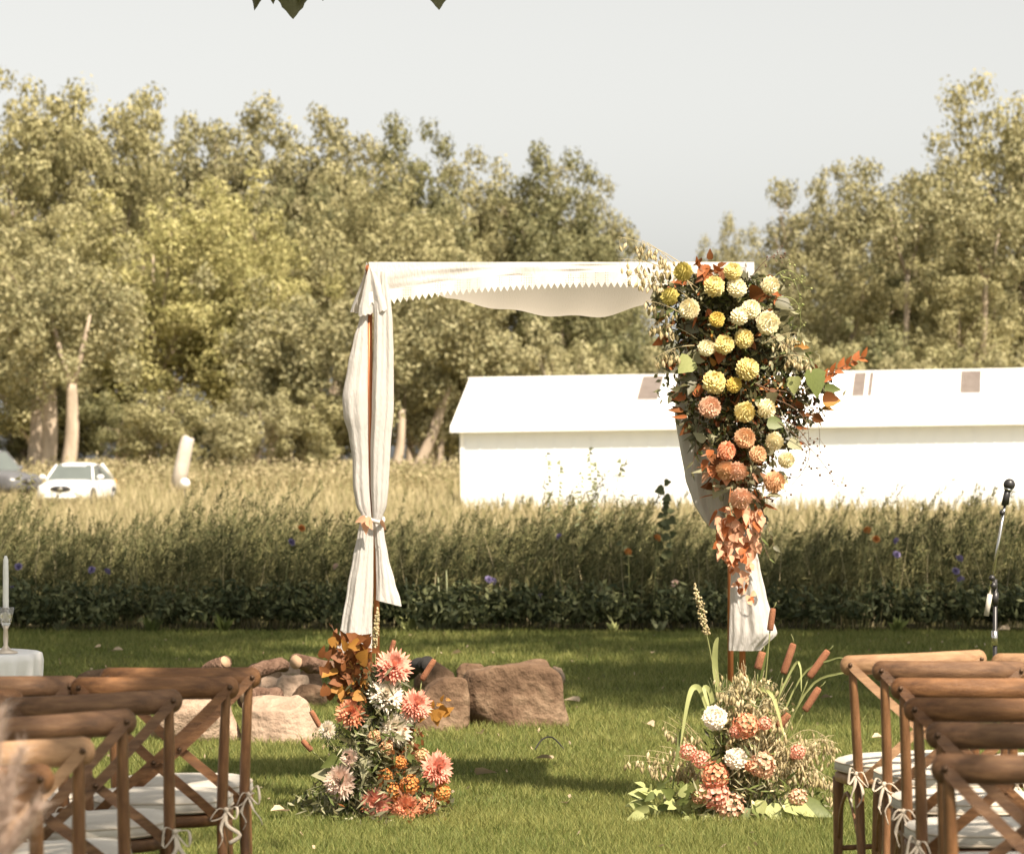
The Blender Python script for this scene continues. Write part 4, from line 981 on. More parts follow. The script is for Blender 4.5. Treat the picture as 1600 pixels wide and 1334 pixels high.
def mum(seed, layers=7, n=26, w=0.25, pointy=True):
    """unit-radius spiky bloom facing +Z: rows of long petals from flat to upright"""
    rr = random.Random(seed); V, Fc = [], []
    core = ball((0,0,-.02),0.22,10,6,(1,1,.7)); V += core[0]; Fc += core[1]
    for l in range(layers):
        el = R(-8+l*86/layers); L = 0.92-0.55*l/layers; m_ = int(n*(1-0.35*l/layers))
        for k in range(m_):
            th = 2*math.pi*(k+0.5*(l%2)+rr.uniform(-.2,.2))/m_; e = el+rr.uniform(-.12,.12)
            d = Vector((math.cos(th)*math.cos(e), math.sin(th)*math.cos(e), math.sin(e)))
            petal_quad(V,Fc,d*0.08+Vector((0,0,.02*l)),d,Vector((0,0,1)) if e<1.2 else Vector((math.cos(th),math.sin(th),0)), L*rr.uniform(.85,1.08), w*rr.uniform(.85,1.15), rr.uniform(.05,.22),0.55)
    return V, Fc
def cluster(seed, n=60):
    """unit-radius head of small four-petalled florets"""
    rr = random.Random(seed); V, Fc = [], []
    for i in range(n):
        t = (i+.5)/n; ph = math.acos(1-1.6*t); th = i*2.39996
        d = Vector((math.sin(ph)*math.cos(th), math.sin(ph)*math.sin(th), math.cos(ph)))*rr.uniform(.7,1); 
        a = d.cross(Vector((.3,.2,.9))).normalized(); b_ = d.cross(a).normalized(); r = rr.uniform(.22,.32)
        for q in range(4):
            an = q*math.pi/2+i; e = a*math.cos(an)+b_*math.sin(an); petal_quad(V,Fc,d,(e+d*.35),d.normalized(),r,r*.95,.2,.55)
    return V, Fc
MD = [mesh_py('dahlia',ball_dahlia(i,*q),None,False) for i,q in ((1,(95,1.72)),(2,(75,1.5)),(3,(120,1.8)))]
MM = [mesh_py('chrysanthemum',mum(i),None,False) for i in (1,2,3)]
MC = [mesh_py('floret_cluster',cluster(i),None,False) for i in (1,2)]
for me_ in MD+MM+MC: me_.materials.append(None)
def bloom(me, name, px, py, rpx, D, mk, parent, org, face=(0,-1,.25), label=None):
    o = bpy.data.objects.new(name, me); col.objects.link(o); o.parent = parent
    o.location = P(px,py,D)-org; r = rpx/PX(D)
    f = Vector(face).normalized()+Vector((rnd.gauss(0,.16),0,rnd.gauss(0,.14)))
    o.rotation_mode = 'QUATERNION'; o.rotation_quaternion = f.to_track_quat('Z','Y') @ Matrix.Rotation(rnd.uniform(0,6.28),3,'Z').to_quaternion()
    o.scale = (r,r,r*0.95); o.material_slots[0].link = 'OBJECT'; o.material_slots[0].material = M[mk]
    if label: o['label'] = label
    return o
leafM = {}
for nm, L, W in (('round',1,.85),('oval',1,.55),('long',1,.22),('heart',1,1.0)):
    leafM[nm] = mesh_py('leaf', lobed_leaf(L,W,fold=.22,teeth=(nm!='long'),n=7), None, True); leafM[nm].materials.append(None)
def leaf(kind, p, d, L, mk, parent, org, name='leaf', roll=None, wsc=1.0):
    o = bpy.data.objects.new(name, leafM[kind]); col.objects.link(o); o.parent = parent; o.location = Vector(p)-org
    d = Vector(d).normalized(); up = Vector((rnd.gauss(0,.5),-1+rnd.gauss(0,.4),rnd.gauss(.3,.4)))
    x = d.cross(up).normalized(); z = x.cross(d).normalized()
    o.rotation_mode = 'QUATERNION'; o.rotation_quaternion = Matrix((x,d,z)).transposed().to_quaternion()
    o.scale = (L*wsc,L,L); o.material_slots[0].link = 'OBJECT'; o.material_slots[0].material = M[mk]
    return o
def cattail(pa, pb, tip, root, D, parent, org, rpx=5.5):
    a, b, t = P(*pa,D), P(*pb,D), P(*tip,D); rt = P(*root,D)
    o = part('cattail', tube(smoothpts([a,a+(b-a)*.06,(a+b)/2,b-(b-a)*.06,b],2), [x*rpx/PX(D) for x in (.35,.8,1,1,1,1,.9,.7,.3)], 10), M['cattail'], parent, org=org)
    part('stem', join([tube(smoothpts([rt,(rt+a)/2+Vector((.01,0,0)),a],4),.0028,6), tube([b,(b+t)/2+Vector((.003,0,0)),t],[.003,.002,.001],5)]), M['stem'], o, org=org)
def oat_spray(root, tip, D, parent, org, n=26, drop=0.03, seed=0, mk='oat', sz=0.028, arch_up=0.10, name='oat_spray'):
    """arching stem with drooping flat spikelets"""
    rr = random.Random(seed); a, b = Vector(root), Vector(tip)
    mid = (a+b)/2+Vector((0,0,arch_up)); st = bez(a,mid,b,12); parts = [tube(st,[.0022*(1-.7*i/11) for i in range(12)],4)]
    for i in range(n):
        t = 0.40+0.6*rr.random(); k = min(10,int(t*11)); p = st[k].lerp(st[k+1],t*11-k if k<10 else .5)
        q = p+Vector((rr.gauss(0,.014),rr.gauss(0,.014),-abs(rr.gauss(drop,.012)))); parts.append(tube([p,(p+q)/2+Vector((rr.gauss(0,.006),0,.006)),q],.0006,3,False))
        L = sz*rr.uniform(.7,1.25); dr = Vector((rr.gauss(0,.25),rr.gauss(0,.2),-1)).normalized()
        parts.append(tube([q,q+dr*L*.3,q+dr*L*.7,q+dr*L],[.0006,L*.24,L*.20,.0004],4,False,(1,.5)))
    return part(name, join(parts), M[mk], parent, org=org)
def sprig(root, tip, parent, org, mk, kind='oval', n=9, L=.045, seed=0, twig='twig', sub='leaf', bow=0.03, spread=.7):
    rr = random.Random(seed); a, b = Vector(root), Vector(tip); st = bez(a,(a+b)/2+Vector((0,0,bow)),b,9)
    part('stem', tube(st,[.0028*(1-.7*i/8) for i in range(9)],5), M[twig], parent, org=org)
    for i in range(n):
        t = .15+.85*(i+.5)/n; k = min(7,int(t*8)); p = st[k].lerp(st[k+1],t*8-k); d = (st[k+1]-st[k]).normalized()
        sd = d.cross(Vector((0,1,0))).normalized()*(1 if i%2 else -1)
        leaf(kind, p, d+sd*spread*rr.uniform(.6,1.3)+Vector((0,rr.gauss(0,.35),0)), L*rr.uniform(.75,1.2)*(1.1-.35*t), mk, parent, org)
def foliage_mass(fn_center, n, L, W, mk, parent, org, seed, updown=0.0, name='foliage'):
    rs = np.random.default_rng(seed); C = fn_center(rs, n)
    V, Q = kite_cloud(C-np.array(org), L*rs.uniform(.6,1.4,n), W*rs.uniform(.6,1.3,n), rs, updown=updown)
    o = link(name, mesh_np(name,V,Q,M[mk]), parent); o['kind'] = 'stuff'; return o

# hanging garland on the right post
DG = 14.62
go = Vector((xr,DA,0)); gar = empty('flower_garland', go, 0, 'cascading garland of yellow and peach dahlias on the upper right post', 'flower arrangement')
gtab = [(405,1080,1150),(440,1045,1195),(480,1040,1212),(520,1048,1225),(560,1058,1250),(600,1060,1285),(640,1070,1280),(670,1092,1235),(700,1105,1225),(740,1115,1210),(790,1125,1190),(830,1118,1188),(870,1125,1180),(900,1142,1172),(945,1160,1185)]
def gcen(lo_, hi_, fr=1.0, dep=.07):
    def f(rs, n):
        py = rs.uniform(lo_,hi_,n); out = np.empty((n,3))
        for i in range(n):
            a, b = lerp_table(gtab, py[i]); c = (a+b)/2; h = (b-a)/2*fr
            px = c+h*np.clip(rs.normal()*0.5,-1.15,1.15); D = DG+abs(rs.normal())*dep; out[i] = P(px,py[i],D)
        return out
    return f
foliage_mass(gcen(430,700,1.0), 3600, .046,.022,'l_dark',gar,go,1,-.3)
foliage_mass(gcen(430,720,1.05), 1300, .038,.016,'l_green',gar,go,2,-.3)
foliage_mass(gcen(430,700,1.15), 1500, .036,.016,'l_sage',gar,go,3,-.6)
foliage_mass(gcen(500,760,.8), 1300, .036,.020,'l_brown',gar,go,4,-.5)
foliage_mass(gcen(560,660,.9), 500, .014,.012,'p_orange',gar,go,8,0,name='berry_florets')
foliage_mass(gcen(590,700,.9), 260, .012,.012,'p_white',gar,go,9,0,name='filler_florets')
foliage_mass(gcen(700,830,.8), 300, .045,.02,'l_sage',gar,go,5,-1.2)
dl = [(1067,425,15,'p_olive'),(1046,463,14,'p_olive'),(1077,483,16,'p_cream'),(1116,447,16,'p_yellow'),(1151,450,15,'p_cream'),(1145,424,14,'p_yellow'),
 (1120,499,12,'p_mustard'),(1156,494,14,'p_cream'),(1173,483,15,'p_cream'),(1200,505,18,'p_cream'),(1204,446,14,'p_cream'),(1163,529,15,'p_yellow'),(1132,538,15,'p_yellow'),
 (1104,544,13,'p_cream'),(1168,576,18,'p_yellow'),(1116,597,18,'p_yellow'),(1147,601,12,'p_mustard'),(1109,636,17,'p_pinkpeach'),(1164,644,16,'p_yellow'),(1198,638,15,'p_cream'),
 (1164,684,16,'p_peach'),(1210,690,14,'p_cream'),(1184,710,13,'p_peach'),(1229,719,13,'p_cream'),(1134,735,15,'p_peach'),(1152,737,15,'p_pinkpeach'),(1211,753,17,'p_peach'),(1158,779,17,'p_pinkpeach'),(1136,704,14,'p_coralo')]
for i, (px,py,r,mk) in enumerate(dl):
    bloom(MD[i%3],'dahlia',px,py,r*1.12,DG-.06-rnd.uniform(0,.04),mk,gar,go,face=((px-1140)/160+rnd.gauss(0,.25),-1,(620-py)/500+rnd.gauss(0,.25)))
rl = random.Random(3)
for i in range(160):   # medium leaves round the garland
    py = rl.uniform(425,800); a, b = lerp_table(gtab,py); px = rl.uniform(a-6,b+6) if i%3 else rl.choice((a-4,b+4))
    c = (a+b)/2; d = Vector(((px-c)/60+rl.gauss(0,.5), -.3+rl.gauss(0,.3), -.5+rl.gauss(0,.6)))
    mk = rl.choice(('l_dark','l_dark','l_green','l_sage','l_brown','l_rust','l_ochre','l_brown')) if py < 690 else rl.choice(('l_brown','l_sage','l_peach','l_rust'))
    leaf(rl.choice(('oval','round','long')), P(px,py,DG+rl.uniform(-.02,.08)), d, rl.uniform(.045,.085), mk, gar, go)
for i in range(150):   # peach leaves at the lower end
    py = rl.uniform(800,880) if i < 115 else rl.uniform(870,950); a, b = lerp_table(gtab,py)
    px = rl.uniform(a,b); leaf('round' if i%3 else 'oval', P(px,py-8,DG+rl.uniform(-.05,.05)), (rl.gauss(0,.5),-.5,-1+rl.gauss(0,.4)), rl.uniform(.035,.055)*(1 if py<880 else .7), 'l_peach' if i%4 else 'l_rust', gar, go)
for i in range(16): leaf('oval', P(rl.uniform(1090,1128),rl.uniform(398,440),DG), (rl.gauss(0,.7),-.3,rl.gauss(-.2,.6)), rl.uniform(.04,.065), rl.choice(('l_brown','l_rust','l_brown')), gar, go)
for i in range(14): leaf('round', P(rl.uniform(1110,1140),rl.uniform(690,740),DG-.02), (rl.gauss(-.4,.5),-.4,rl.gauss(-.5,.5)), rl.uniform(.04,.06), rl.choice(('l_brown','l_rust','p_coralo')), gar, go)
for i in range(10): leaf('oval', P(rl.uniform(1078,1112),rl.uniform(455,500),DG-.02), (rl.gauss(0,.7),-.3,rl.gauss(-.2,.6)), .04, 'l_rust', gar, go)
sprig(P(1265,600,DG),P(1350,556,DG),gar,go,'l_rust','oval',12,.055,3,bow=.0)
leaf('heart', P(1268,577,DG-.03),(.25,-.1,-1),.125,'l_green',gar,go); leaf('round', P(1242,588,DG-.03),(-.1,-.2,-1),.08,'l_pale',gar,go)
leaf('heart', P(1080,560,DG-.03),(-.6,-.2,-.7),.085,'l_pale',gar,go)
sprig(P(1100,590,DG),P(1044,622,DG-.03),gar,go,'l_dark','oval',8,.055,5,bow=.01)
sprig(P(1095,640,DG),P(1080,745,DG),gar,go,'l_dark','long',6,.06,6,bow=.01)
sprig(P(1190,520,DG),P(1265,575,DG),gar,go,'l_sage','round',9,.05,7,bow=.05)
sprig(P(1180,600,DG),P(1262,650,DG),gar,go,'l_brown','oval',10,.04,8,bow=.03)
sprig(P(1175,740,DG),P(1215,870,DG),gar,go,'l_dark','oval',9,.045,9,bow=-.02)
sprig(P(1160,760,DG),P(1205,880,DG-.02),gar,go,'l_green','long',6,.05,10,bow=-.02)
for i, (a, b, n_) in enumerate((((1100,440),(965,370),24),((1090,450),(965,405),26),((1085,455),(1000,375),18),((1080,470),(985,430),20),((1090,530),(1015,500),26),((1085,540),(1022,560),22),((1190,540),(1245,520),14),((1210,560),(1262,560),22),((1080,500),(1010,470),16))):
    oat_spray(P(*a,DG),P(*b,DG-.05),DG,gar,go,n_,.03,20+i,arch_up=.07 if i<4 else .03)
for i, (a, m_, b) in enumerate((((1195,620),(1300,640),(1245,745)),((1190,640),(1330,690),(1210,780)),((1200,650),(1270,690),(1310,760)),((1190,450),(1255,400),(1250,500)),((1200,470),(1275,440),(1240,560)),((1185,470),(1230,380),(1262,460)),((1180,610),(1290,600),(1280,700)),((1170,440),(1200,390),(1228,400)))):
    st = bez(P(*a,DG),P(*m_,DG-.05),P(*b,DG+.02),14); tw_ = [tube(st,[.0020*(1-.6*j/13) for j in range(14)],4)]
    rr = random.Random(i)
    for j in range(14):
        p = st[rr.randrange(5,14)]; q = p+Vector((rr.gauss(0,.02),rr.gauss(0,.02),rr.gauss(0,.02))); tw_.append(tube([p,q],.0007,3,False)); tw_.append(ball(q,rr.uniform(.003,.006),5,4))
    part('wiry_tendril', join(tw_), M['twig'] if i not in (3,4,5) else M['l_pale'], gar, org=go)
# leaf tied at the left knot
lk = Vector(P(572,812,DA-.09))
for i,(dx,dz,L) in enumerate(((-.03,-1,.075),(.5,-.9,.06),(-.9,-.4,.05))):
    o = leaf('oval', lk+Vector((0,-.01*i,.01)), (dx,-.1,dz), L, 'l_peach', lc, lo)
leaf('oval', Vector(P(596,812,DA-.08)), (.4,-.1,-1), .05, 'l_peach', lc, lo)

# ground arrangement, left
DLf = 14.45; llo = Vector(((598-800)/PX(DLf),DLf,0)); la = empty('floor_flowers', llo, 0, 'floor arrangement of coral and cream blooms with ochre leaves at the left post', 'flower arrangement')
def dome(cx, wx, top, n_pow=1.0, bottom=1292, D0=DLf, dd=.18):
    def f(rs, n):
        t = rs.uniform(0,1,n)**n_pow; py = bottom-(bottom-top)*t
        w = wx*(1-t*0.72)*(0.75+0.25*np.sin(t*9)); px = cx+w*np.clip(rs.normal(size=n)*.55,-1.2,1.2)
        D = D0+rs.normal(size=n)*dd*(1-.5*t)+.06
        return np.stack([(px-800)/F*D, D, np.maximum(0.01,EYE-(py-HZ)/F*D)],1)
    return f
foliage_mass(dome(590,110,1040),2600,.05,.014,'l_dark',la,llo,11,.3)
foliage_mass(dome(585,115,1090),1500,.05,.012,'l_green',la,llo,12,.5)
foliage_mass(dome(570,115,1120),2000,.055,.010,'l_sage',la,llo,13,.6)
foliage_mass(dome(620,90,1130),600,.035,.018,'l_brown',la,llo,14,.2)
ml = [(615,1042,27,'p_coral',0),(603,1086,26,'p_white',1),(649,1101,23,'p_coral',2),(549,1114,23,'p_coralo',0),(617,1139,25,'p_white',1),(532,1221,25,'p_blush',2),(546,1184,14,'p_blush',0),
 (682,1200,25,'p_coral',1),(587,1254,23,'p_coral',0),(634,1262,23,'p_coralo',2),(512,1140,14,'p_white',1),(640,1118,13,'p_white',2)]
for px,py,r,mk,k in ml: bloom(MM[k],'chrysanthemum',px,py,r*1.22,DLf-.16 if py>1150 else DLf-.08,mk,la,llo,face=((px-600)/140,-1,.25+(1150-py)/400))
for px,py,r,mk in ((668,1256,15,'p_coralo'),(691,1238,13,'p_orange'),(641,1225,15,'p_orange'),(614,1236,14,'p_orange'),(604,1168,11,'p_peach'),(602,1212,12,'p_orange'),(660,1180,11,'p_peach'),(625,1190,10,'p_orange'),(585,1150,10,'p_peach'),(690,1215,10,'p_orange')):
    bloom(MC[px%2],'floret_cluster',px,py,r,DLf-.15,mk,la,llo)
for i in range(130):
    px = rl.gauss(545,20); py = rl.uniform(1000,1092)
    leaf(rl.choice(('round','oval')), P(px,py,DLf+rl.uniform(-.06,.08)), (rl.gauss(0,.7),-.3+rl.gauss(0,.4),rl.gauss(.2,.7)), rl.uniform(.04,.065), rl.choice(('l_ochre','l_brown','l_brown','l_brown')), la, llo)
for px,py in ((690,1112),(685,1120),(694,1105),(660,1284),(668,1280),(652,1286),(700,1118),(560,1085),(575,1040),(568,1030)): leaf('round', P(px-8,py,DLf-.1), (.7+rl.gauss(0,.4),-.2,rl.gauss(0,.6)), .06, 'l_ochre', la, llo)
for i in range(60):
    py = rl.uniform(1140,1270); px = rl.gauss(590,24+(py-1140)*.09); leaf(rl.choice(('long','oval','long')), P(px,py,DLf-.05+rl.uniform(-.1,.1)), ((px-590)/60+rl.gauss(0,.4),-.5,rl.gauss(.1,.7)), rl.uniform(.06,.12), rl.choice(('l_dark','l_green','l_sage')), la, llo)
for i in range(44):   # wispy grasses drooping outwards, mostly left
    a = rl.uniform(-1,1); root = P(590+20*a,1262,DLf); tip = P(590+a*100-18,1180+rl.uniform(-50,100),DLf-.1); 
    oat_spray(root,tip,DLf,la,llo,12,.012,60+i,mk=rl.choice(('l_sage','l_green','oat')),sz=.016,arch_up=.10,name='grass_spray')
cattail((659,1062),(679,1030),(685,1010),(630,1200),DLf-.02,la,llo,5); cattail((500,1135),(486,1110),(481,1098),(560,1230),DLf-.05,la,llo,4.5); cattail((487,1172),(472,1156),(466,1145),(550,1240),DLf-.05,la,llo,4.5); cattail((610,1020),(616,1000),(619,985),(600,1180),DLf,la,llo,4)
sprig(P(560,1090,DLf),P(518,975,DLf+.05),la,llo,'l_brown','oval',10,.04,71,bow=.0)
def spike(pa, pb, root, D, parent, org, r=7, seed=1, name='seed_spike'):
    rr = random.Random(seed); a, b, rt = P(*pa,D), P(*pb,D), P(*root,D); parts = []
    for i in range(150):
        t = rr.random(); c = a.lerp(b,t); w = r/PX(D)*math.sin(math.pi*min(1,t*.75+.25))**.8; q = c+Vector((rr.gauss(0,w*.45),rr.gauss(0,w*.45),rr.gauss(0,.004)))
        parts.append(ball(q,rr.uniform(.0035,.006),5,4))
    o = part(name, join(parts), M['oat'], parent, org=org)
    part('stem', tube(smoothpts([rt,(rt+a)/2,a,b],4),.003,6), M['stem'], o, org=org)
spike((586,1010),(590,950),(590,1150),DLf+.02,la,llo,5,3)
sprig(P(640,1140,DLf),P(700,1090,DLf),la,llo,'l_ochre','oval',7,.045,72)

# ground arrangement, right
DR = 14.45; rro = Vector(((1160-800)/PX(DR),DR,0)); ra = empty('floor_flowers', rro, 0, 'floor arrangement of drooping oats, cattails and pink blooms at the right post', 'flower arrangement')
foliage_mass(dome(1160,120,1060,D0=DR),1300,.07,.010,'l_green',ra,rro,21,.6)
foliage_mass(dome(1165,125,1070,D0=DR),1500,.075,.008,'l_sage',ra,rro,22,.7)
foliage_mass(dome(1150,100,1120,D0=DR),600,.045,.014,'l_dark',ra,rro,23,.3)
foliage_mass(dome(1180,125,1060,D0=DR),1100,.030,.011,'oat',ra,rro,24,-.6)
for px,py,r,mk,k in ((1117,1121,21,'p_white',0),(1150,1184,19,'p_white',1)): bloom(MD[k],'dahlia',px,py,r,DR-.2,mk,ra,rro)
for px,py,r,mk in ((1165,1133,17,'p_coralo'),(1152,1142,10,'p_coral'),(1191,1195,18,'p_pinkpeach'),(1118,1211,18,'p_coralo'),(1075,1174,11,'p_coral'),(1095,1186,12,'p_coral'),(1118,1243,19,'p_coral'),(1094,1240,13,'p_pinkpeach'),(1143,1264,20,'p_pinkpeach'),(1247,1247,13,'p_pinkpeach'),(1247,1174,10,'p_coral'),(1172,1195,9,'p_coralo'),(1195,1130,9,'p_coral')):
    bloom(MC[py%2],'floret_cluster',px,py,r*1.15,DR-.19,mk,ra,rro)
for i in range(64):
    px = rl.uniform(1135,1312); k = abs(px-1160)/150; tipy = 1050+k*110+rl.uniform(-25,90)
    oat_spray(P(1165+rl.uniform(-18,22),1250,DR), P(px,tipy,DR-.08+rl.uniform(-.1,.1)), DR,ra,rro,24,.03,100+i,arch_up=rl.uniform(.05,.2)*(.6+k))
for i,(tx,ty) in enumerate(((975,1180),(985,1190),(1010,1172),(1030,1165),(1010,1200),(1040,1140),(1035,1125),(1060,1200),(1118,1045),(1135,1060),(1060,1120))):
    oat_spray(P(1140,1245,DR),P(tx,ty,DR-.05),DR,ra,rro,18,.026,200+i,arch_up=.10)
for i in range(46):   # thin upright and arching grass stems
    a = rl.uniform(-1,1); root = P(1160+18*a,1255,DR); tip = P(1165+a*rl.uniform(60,150),rl.uniform(1025,1130)+abs(a)*40,DR+rl.uniform(-.15,.1))
    st = bez(root,(root+tip)/2+Vector((-.02*a,0,.09)),tip,9); part('grass_stem', tube(st,[.0024*(1-.75*j/8) for j in range(9)],4), M[rl.choice(('stem','oat','l_pale'))], ra, org=rro)
cattail((1224,1052),(1240,1005),(1236,990),(1180,1230),DR-.02,ra,rro,6); cattail((1264,1058),(1294,1016),(1302,1008),(1190,1220),DR-.05,ra,rro,6); cattail((1257,1110),(1280,1074),(1290,1064),(1190,1230),DR-.05,ra,rro,6)
cattail((1216,1136),(1232,1114),(1238,1108),(1185,1230),DR-.1,ra,rro,7); cattail((1203,985),(1208,950),(1213,940),(1175,1200),DR+.12,ra,rro,5); cattail((1184,1045),(1192,1018),(1194,1008),(1170,1200),DR+.06,ra,rro,7); cattail((1236,1185),(1252,1168),(1258,1160),(1200,1240),DR-.1,ra,rro,5)
spike((1104,990),(1085,913),(1140,1180),DR,ra,rro,8,5)
def strap(pts, w, mk, D=DR, parent=ra, org=rro):
    st = smoothpts([P(a,b,D-c) for a,b,c in pts],5); n=len(st); V,Fc=[],[]
    for i,p in enumerate(st):
        ww = w/2*math.sin(math.pi*(0.12+.86*i/(n-1)))**.7; d=(st[min(i+1,n-1)]-st[max(i-1,0)]).normalized(); s=d.cross(Vector((.25,-1,.1))).normalized()
        V += [p-s*ww+Vector((0,-.25*ww,0)),p,p+s*ww+Vector((0,-.25*ww,0))]
    for i in range(n-1): a=i*3; Fc += [(a,a+1,a+4,a+3),(a+1,a+2,a+5,a+4)]
    part('leaf',(V,Fc),M[mk],parent,org=org)
strap(((1130,1190,0),(1100,1090,.02),(1085,1073,.05),(1075,1095,.08),(1064,1160,.1)),.024,'l_pale')
strap(((1130,1200,0),(1112,1090,.02),(1100,1075,.05),(1110,1110,.08)),.02,'l_pale')
strap(((1130,1120,0),(1118,1050,.02),(1118,1010,.05),(1122,995,.06)),.026,'l_pale')
strap(((1180,1220,0),(1185,1090,.02),(1200,1010,.05)),.014,'l_green'); strap(((1190,1220,0),(1260,1080,.02),(1310,1052,.08),(1332,1056,.12)),.01,'l_pale')
strap(((1190,1200,0),(1250,1060,.02),(1300,1030,.08),(1320,1028,.12)),.008,'l_pale'); strap(((1120,1210,0),(1070,1140,.05),(1058,1180,.1),(1050,1240,.12)),.016,'l_green')
strap(((1140,1210,0),(1170,1090,.02),(1205,1085,.1),(1225,1150,.15)),.02,'l_pale'); strap(((1165,1200,0),(1235,1050,.02),(1250,1040,.04),(1252,1080,.06)),.010,'l_pale')
for i in range(44):   # pale rosette at lower left
    px = rl.uniform(1000,1100); py = rl.uniform(1228,1285); leaf('oval', P(px,py,DR-.2+rl.uniform(-.08,.08)), ((px-1060)/50+rl.gauss(0,.5),-.4+rl.gauss(0,.3),rl.gauss(.1,.4)), rl.uniform(.05,.085), rl.choice(('l_pale','l_pale','l_green')), ra, rro)
for i,(px,py,dx,dz,L) in enumerate(((1180,1262,.3,-.3,.12),(1200,1258,.5,-.5,.13),(1225,1255,.8,-.25,.15),(1245,1255,1,-.3,.16),(1250,1262,.9,-.45,.13),(1190,1250,-.2,-.6,.12),(1170,1262,-.1,-.7,.10),(1230,1268,.5,-.4,.1),(1010,1240,-1,.1,.08),(1270,1262,.8,-.5,.12))):
    leaf('oval', P(px,py,DR-.2), (dx,-.35,dz), L, 'l_pale' if i%3 else 'l_green', ra, rro)

# ---------------------------------------------------------------- microphone on its stand
DM = 15.2; mo = Vector(((1554-800)/PX(DM),DM,0))
ms_ = empty('microphone_stand', mo, 0, 'black boom microphone stand with a pale counterweight behind the right chairs', 'microphone stand')
part('pole', tube([mo+Vector((0,0,.04)),P(1555,905,DM)],.0095,10), M['black'], ms_, org=mo)
for k in range(3):
    a = 2*math.pi*k/3+.5; part('leg', tube([mo+Vector((0,0,.14)),mo+Vector((math.cos(a)*.3,math.sin(a)*.3,.012))],.008,8), M['black'], ms_, org=mo)
part('collar', tube([P(1554,985,DM),P(1554.3,1008,DM)],.014,10), M['chrome'], ms_, org=mo)
part('clutch', join([tube([P(1555,945,DM),P(1555.5,925,DM)],.014,10),ball(P(1552,915,DM-.015),.018,10,8)]), M['black'], ms_, org=mo)
part('boom', tube([P(1546,930,DM-.02),P(1572,778,DM-.02)],.0065,10), M['chrome'], ms_, org=mo)
part('counterweight', tube([P(1541,962,DM-.02),P(1547,928,DM-.02)],.0115,12), M['cushion'], ms_, org=mo)
part('knob', join([ball(P(1566,801,DM-.035),.013,10,6),ball(P(1550,903,DM-.04),.014,10,6)]), M['black'], ms_, org=mo)
part('clip', tube([P(1571,788,DM-.02),P(1574,768,DM-.03)],.0145,10), M['black'], ms_, org=mo)
mc = empty('microphone', P(1572,780,DM-.03), 0, 'black handheld microphone clipped to the boom stand', 'microphone'); mco = Vector(P(1572,780,DM-.03))
part('handle', tube([P(1568,790,DM-.03),P(1575,765,DM-.035)],[.011,.015],12), M['black'], mc, org=mco)
part('grille', ball(P(1577,757,DM-.035),.026,14,10), M['black'], mc, org=mco); part('ring', tube([P(1574.8,766,DM-.035),P(1575.6,763,DM-.035)],.019,14), M['chrome'], mc, org=mco)

# ---------------------------------------------------------------- side table with candle
DT = 13.3; tcx = (-57-800)/PX(DT); to = Vector((tcx,DT,0))
tb_ = empty('side_table', to, 0, 'round side table at the left edge, only a strip of its top in view', 'table')
part('tabletop', lathe([(.26,.725),(.28,.73),(.28,.746),(.26,.748)],40,to), M['wood0'], tb_, org=to); part('pedestal', lathe([(.16,0),(.16,.02),(.03,.05),(.025,.7),(.08,.725)],20,to), M['wood0'], tb_, org=to)
V, Fc = [], []; nt_ = 144
prof = [(0.0,.752,0),(.29,.753,0),(.301,.748,.0),(.303,.72,.25),(.300,.64,.6),(.292,.5,.9),(.285,.3,1.0),(.28,.05,1.0)]
for r, z, a in prof:
    for k in range(nt_):
        th = 2*math.pi*k/nt_; q = r-0.0*z+a*(.016*math.sin(20*th+z*5)+.009*math.sin(33*th+1))-(.16*(.75-z)*a if z<.74 else 0); V.append(to+Vector((q*math.cos(th),q*math.sin(th),z)))
for i in range(len(prof)-1):
    for k in range(nt_): k2=(k+1)%nt_; Fc.append((i*nt_+k,i*nt_+k2,(i+1)*nt_+k2,(i+1)*nt_+k))
me = mesh_py('tablecloth',([v-to for v in V],Fc),M['tablecloth'],True); tag(link('tablecloth',me,None,to),'white gathered cloth over the round side table at the left edge','tablecloth')
def candle(px, lab, D=13.2):
    x = (px-800)/PX(D); b = Vector((x,D,.754)); o = empty('candle_holder', b, 0, lab, 'candle holder')
    part('stem', lathe([(.045,0),(.046,.006),(.02,.014),(.008,.03),(.010,.06),(.008,.09),(.014,.105)],18), M['brass'], o)
    part('cup', lathe([(.012,.102),(.02,.115),(.026,.14),(.032,.175),(.030,.175),(.022,.14),(.014,.118)],18), M['clear'], o)
    c = empty('taper_candle', b+Vector((0,0,.12)), 0, 'tall white taper candle in the glass holder at the left edge' , 'candle')
    part('wax', lathe([(.0115,0),(.0115,.05),(.0108,.20),(.0098,.236),(.004,.252)],16), M['wax'], c); part('wick', tube([(0,0,.25),(.001,0,.262)],.0012,5), M['char'], c)
candle(9,'brass and glass candle holder on the white side table')

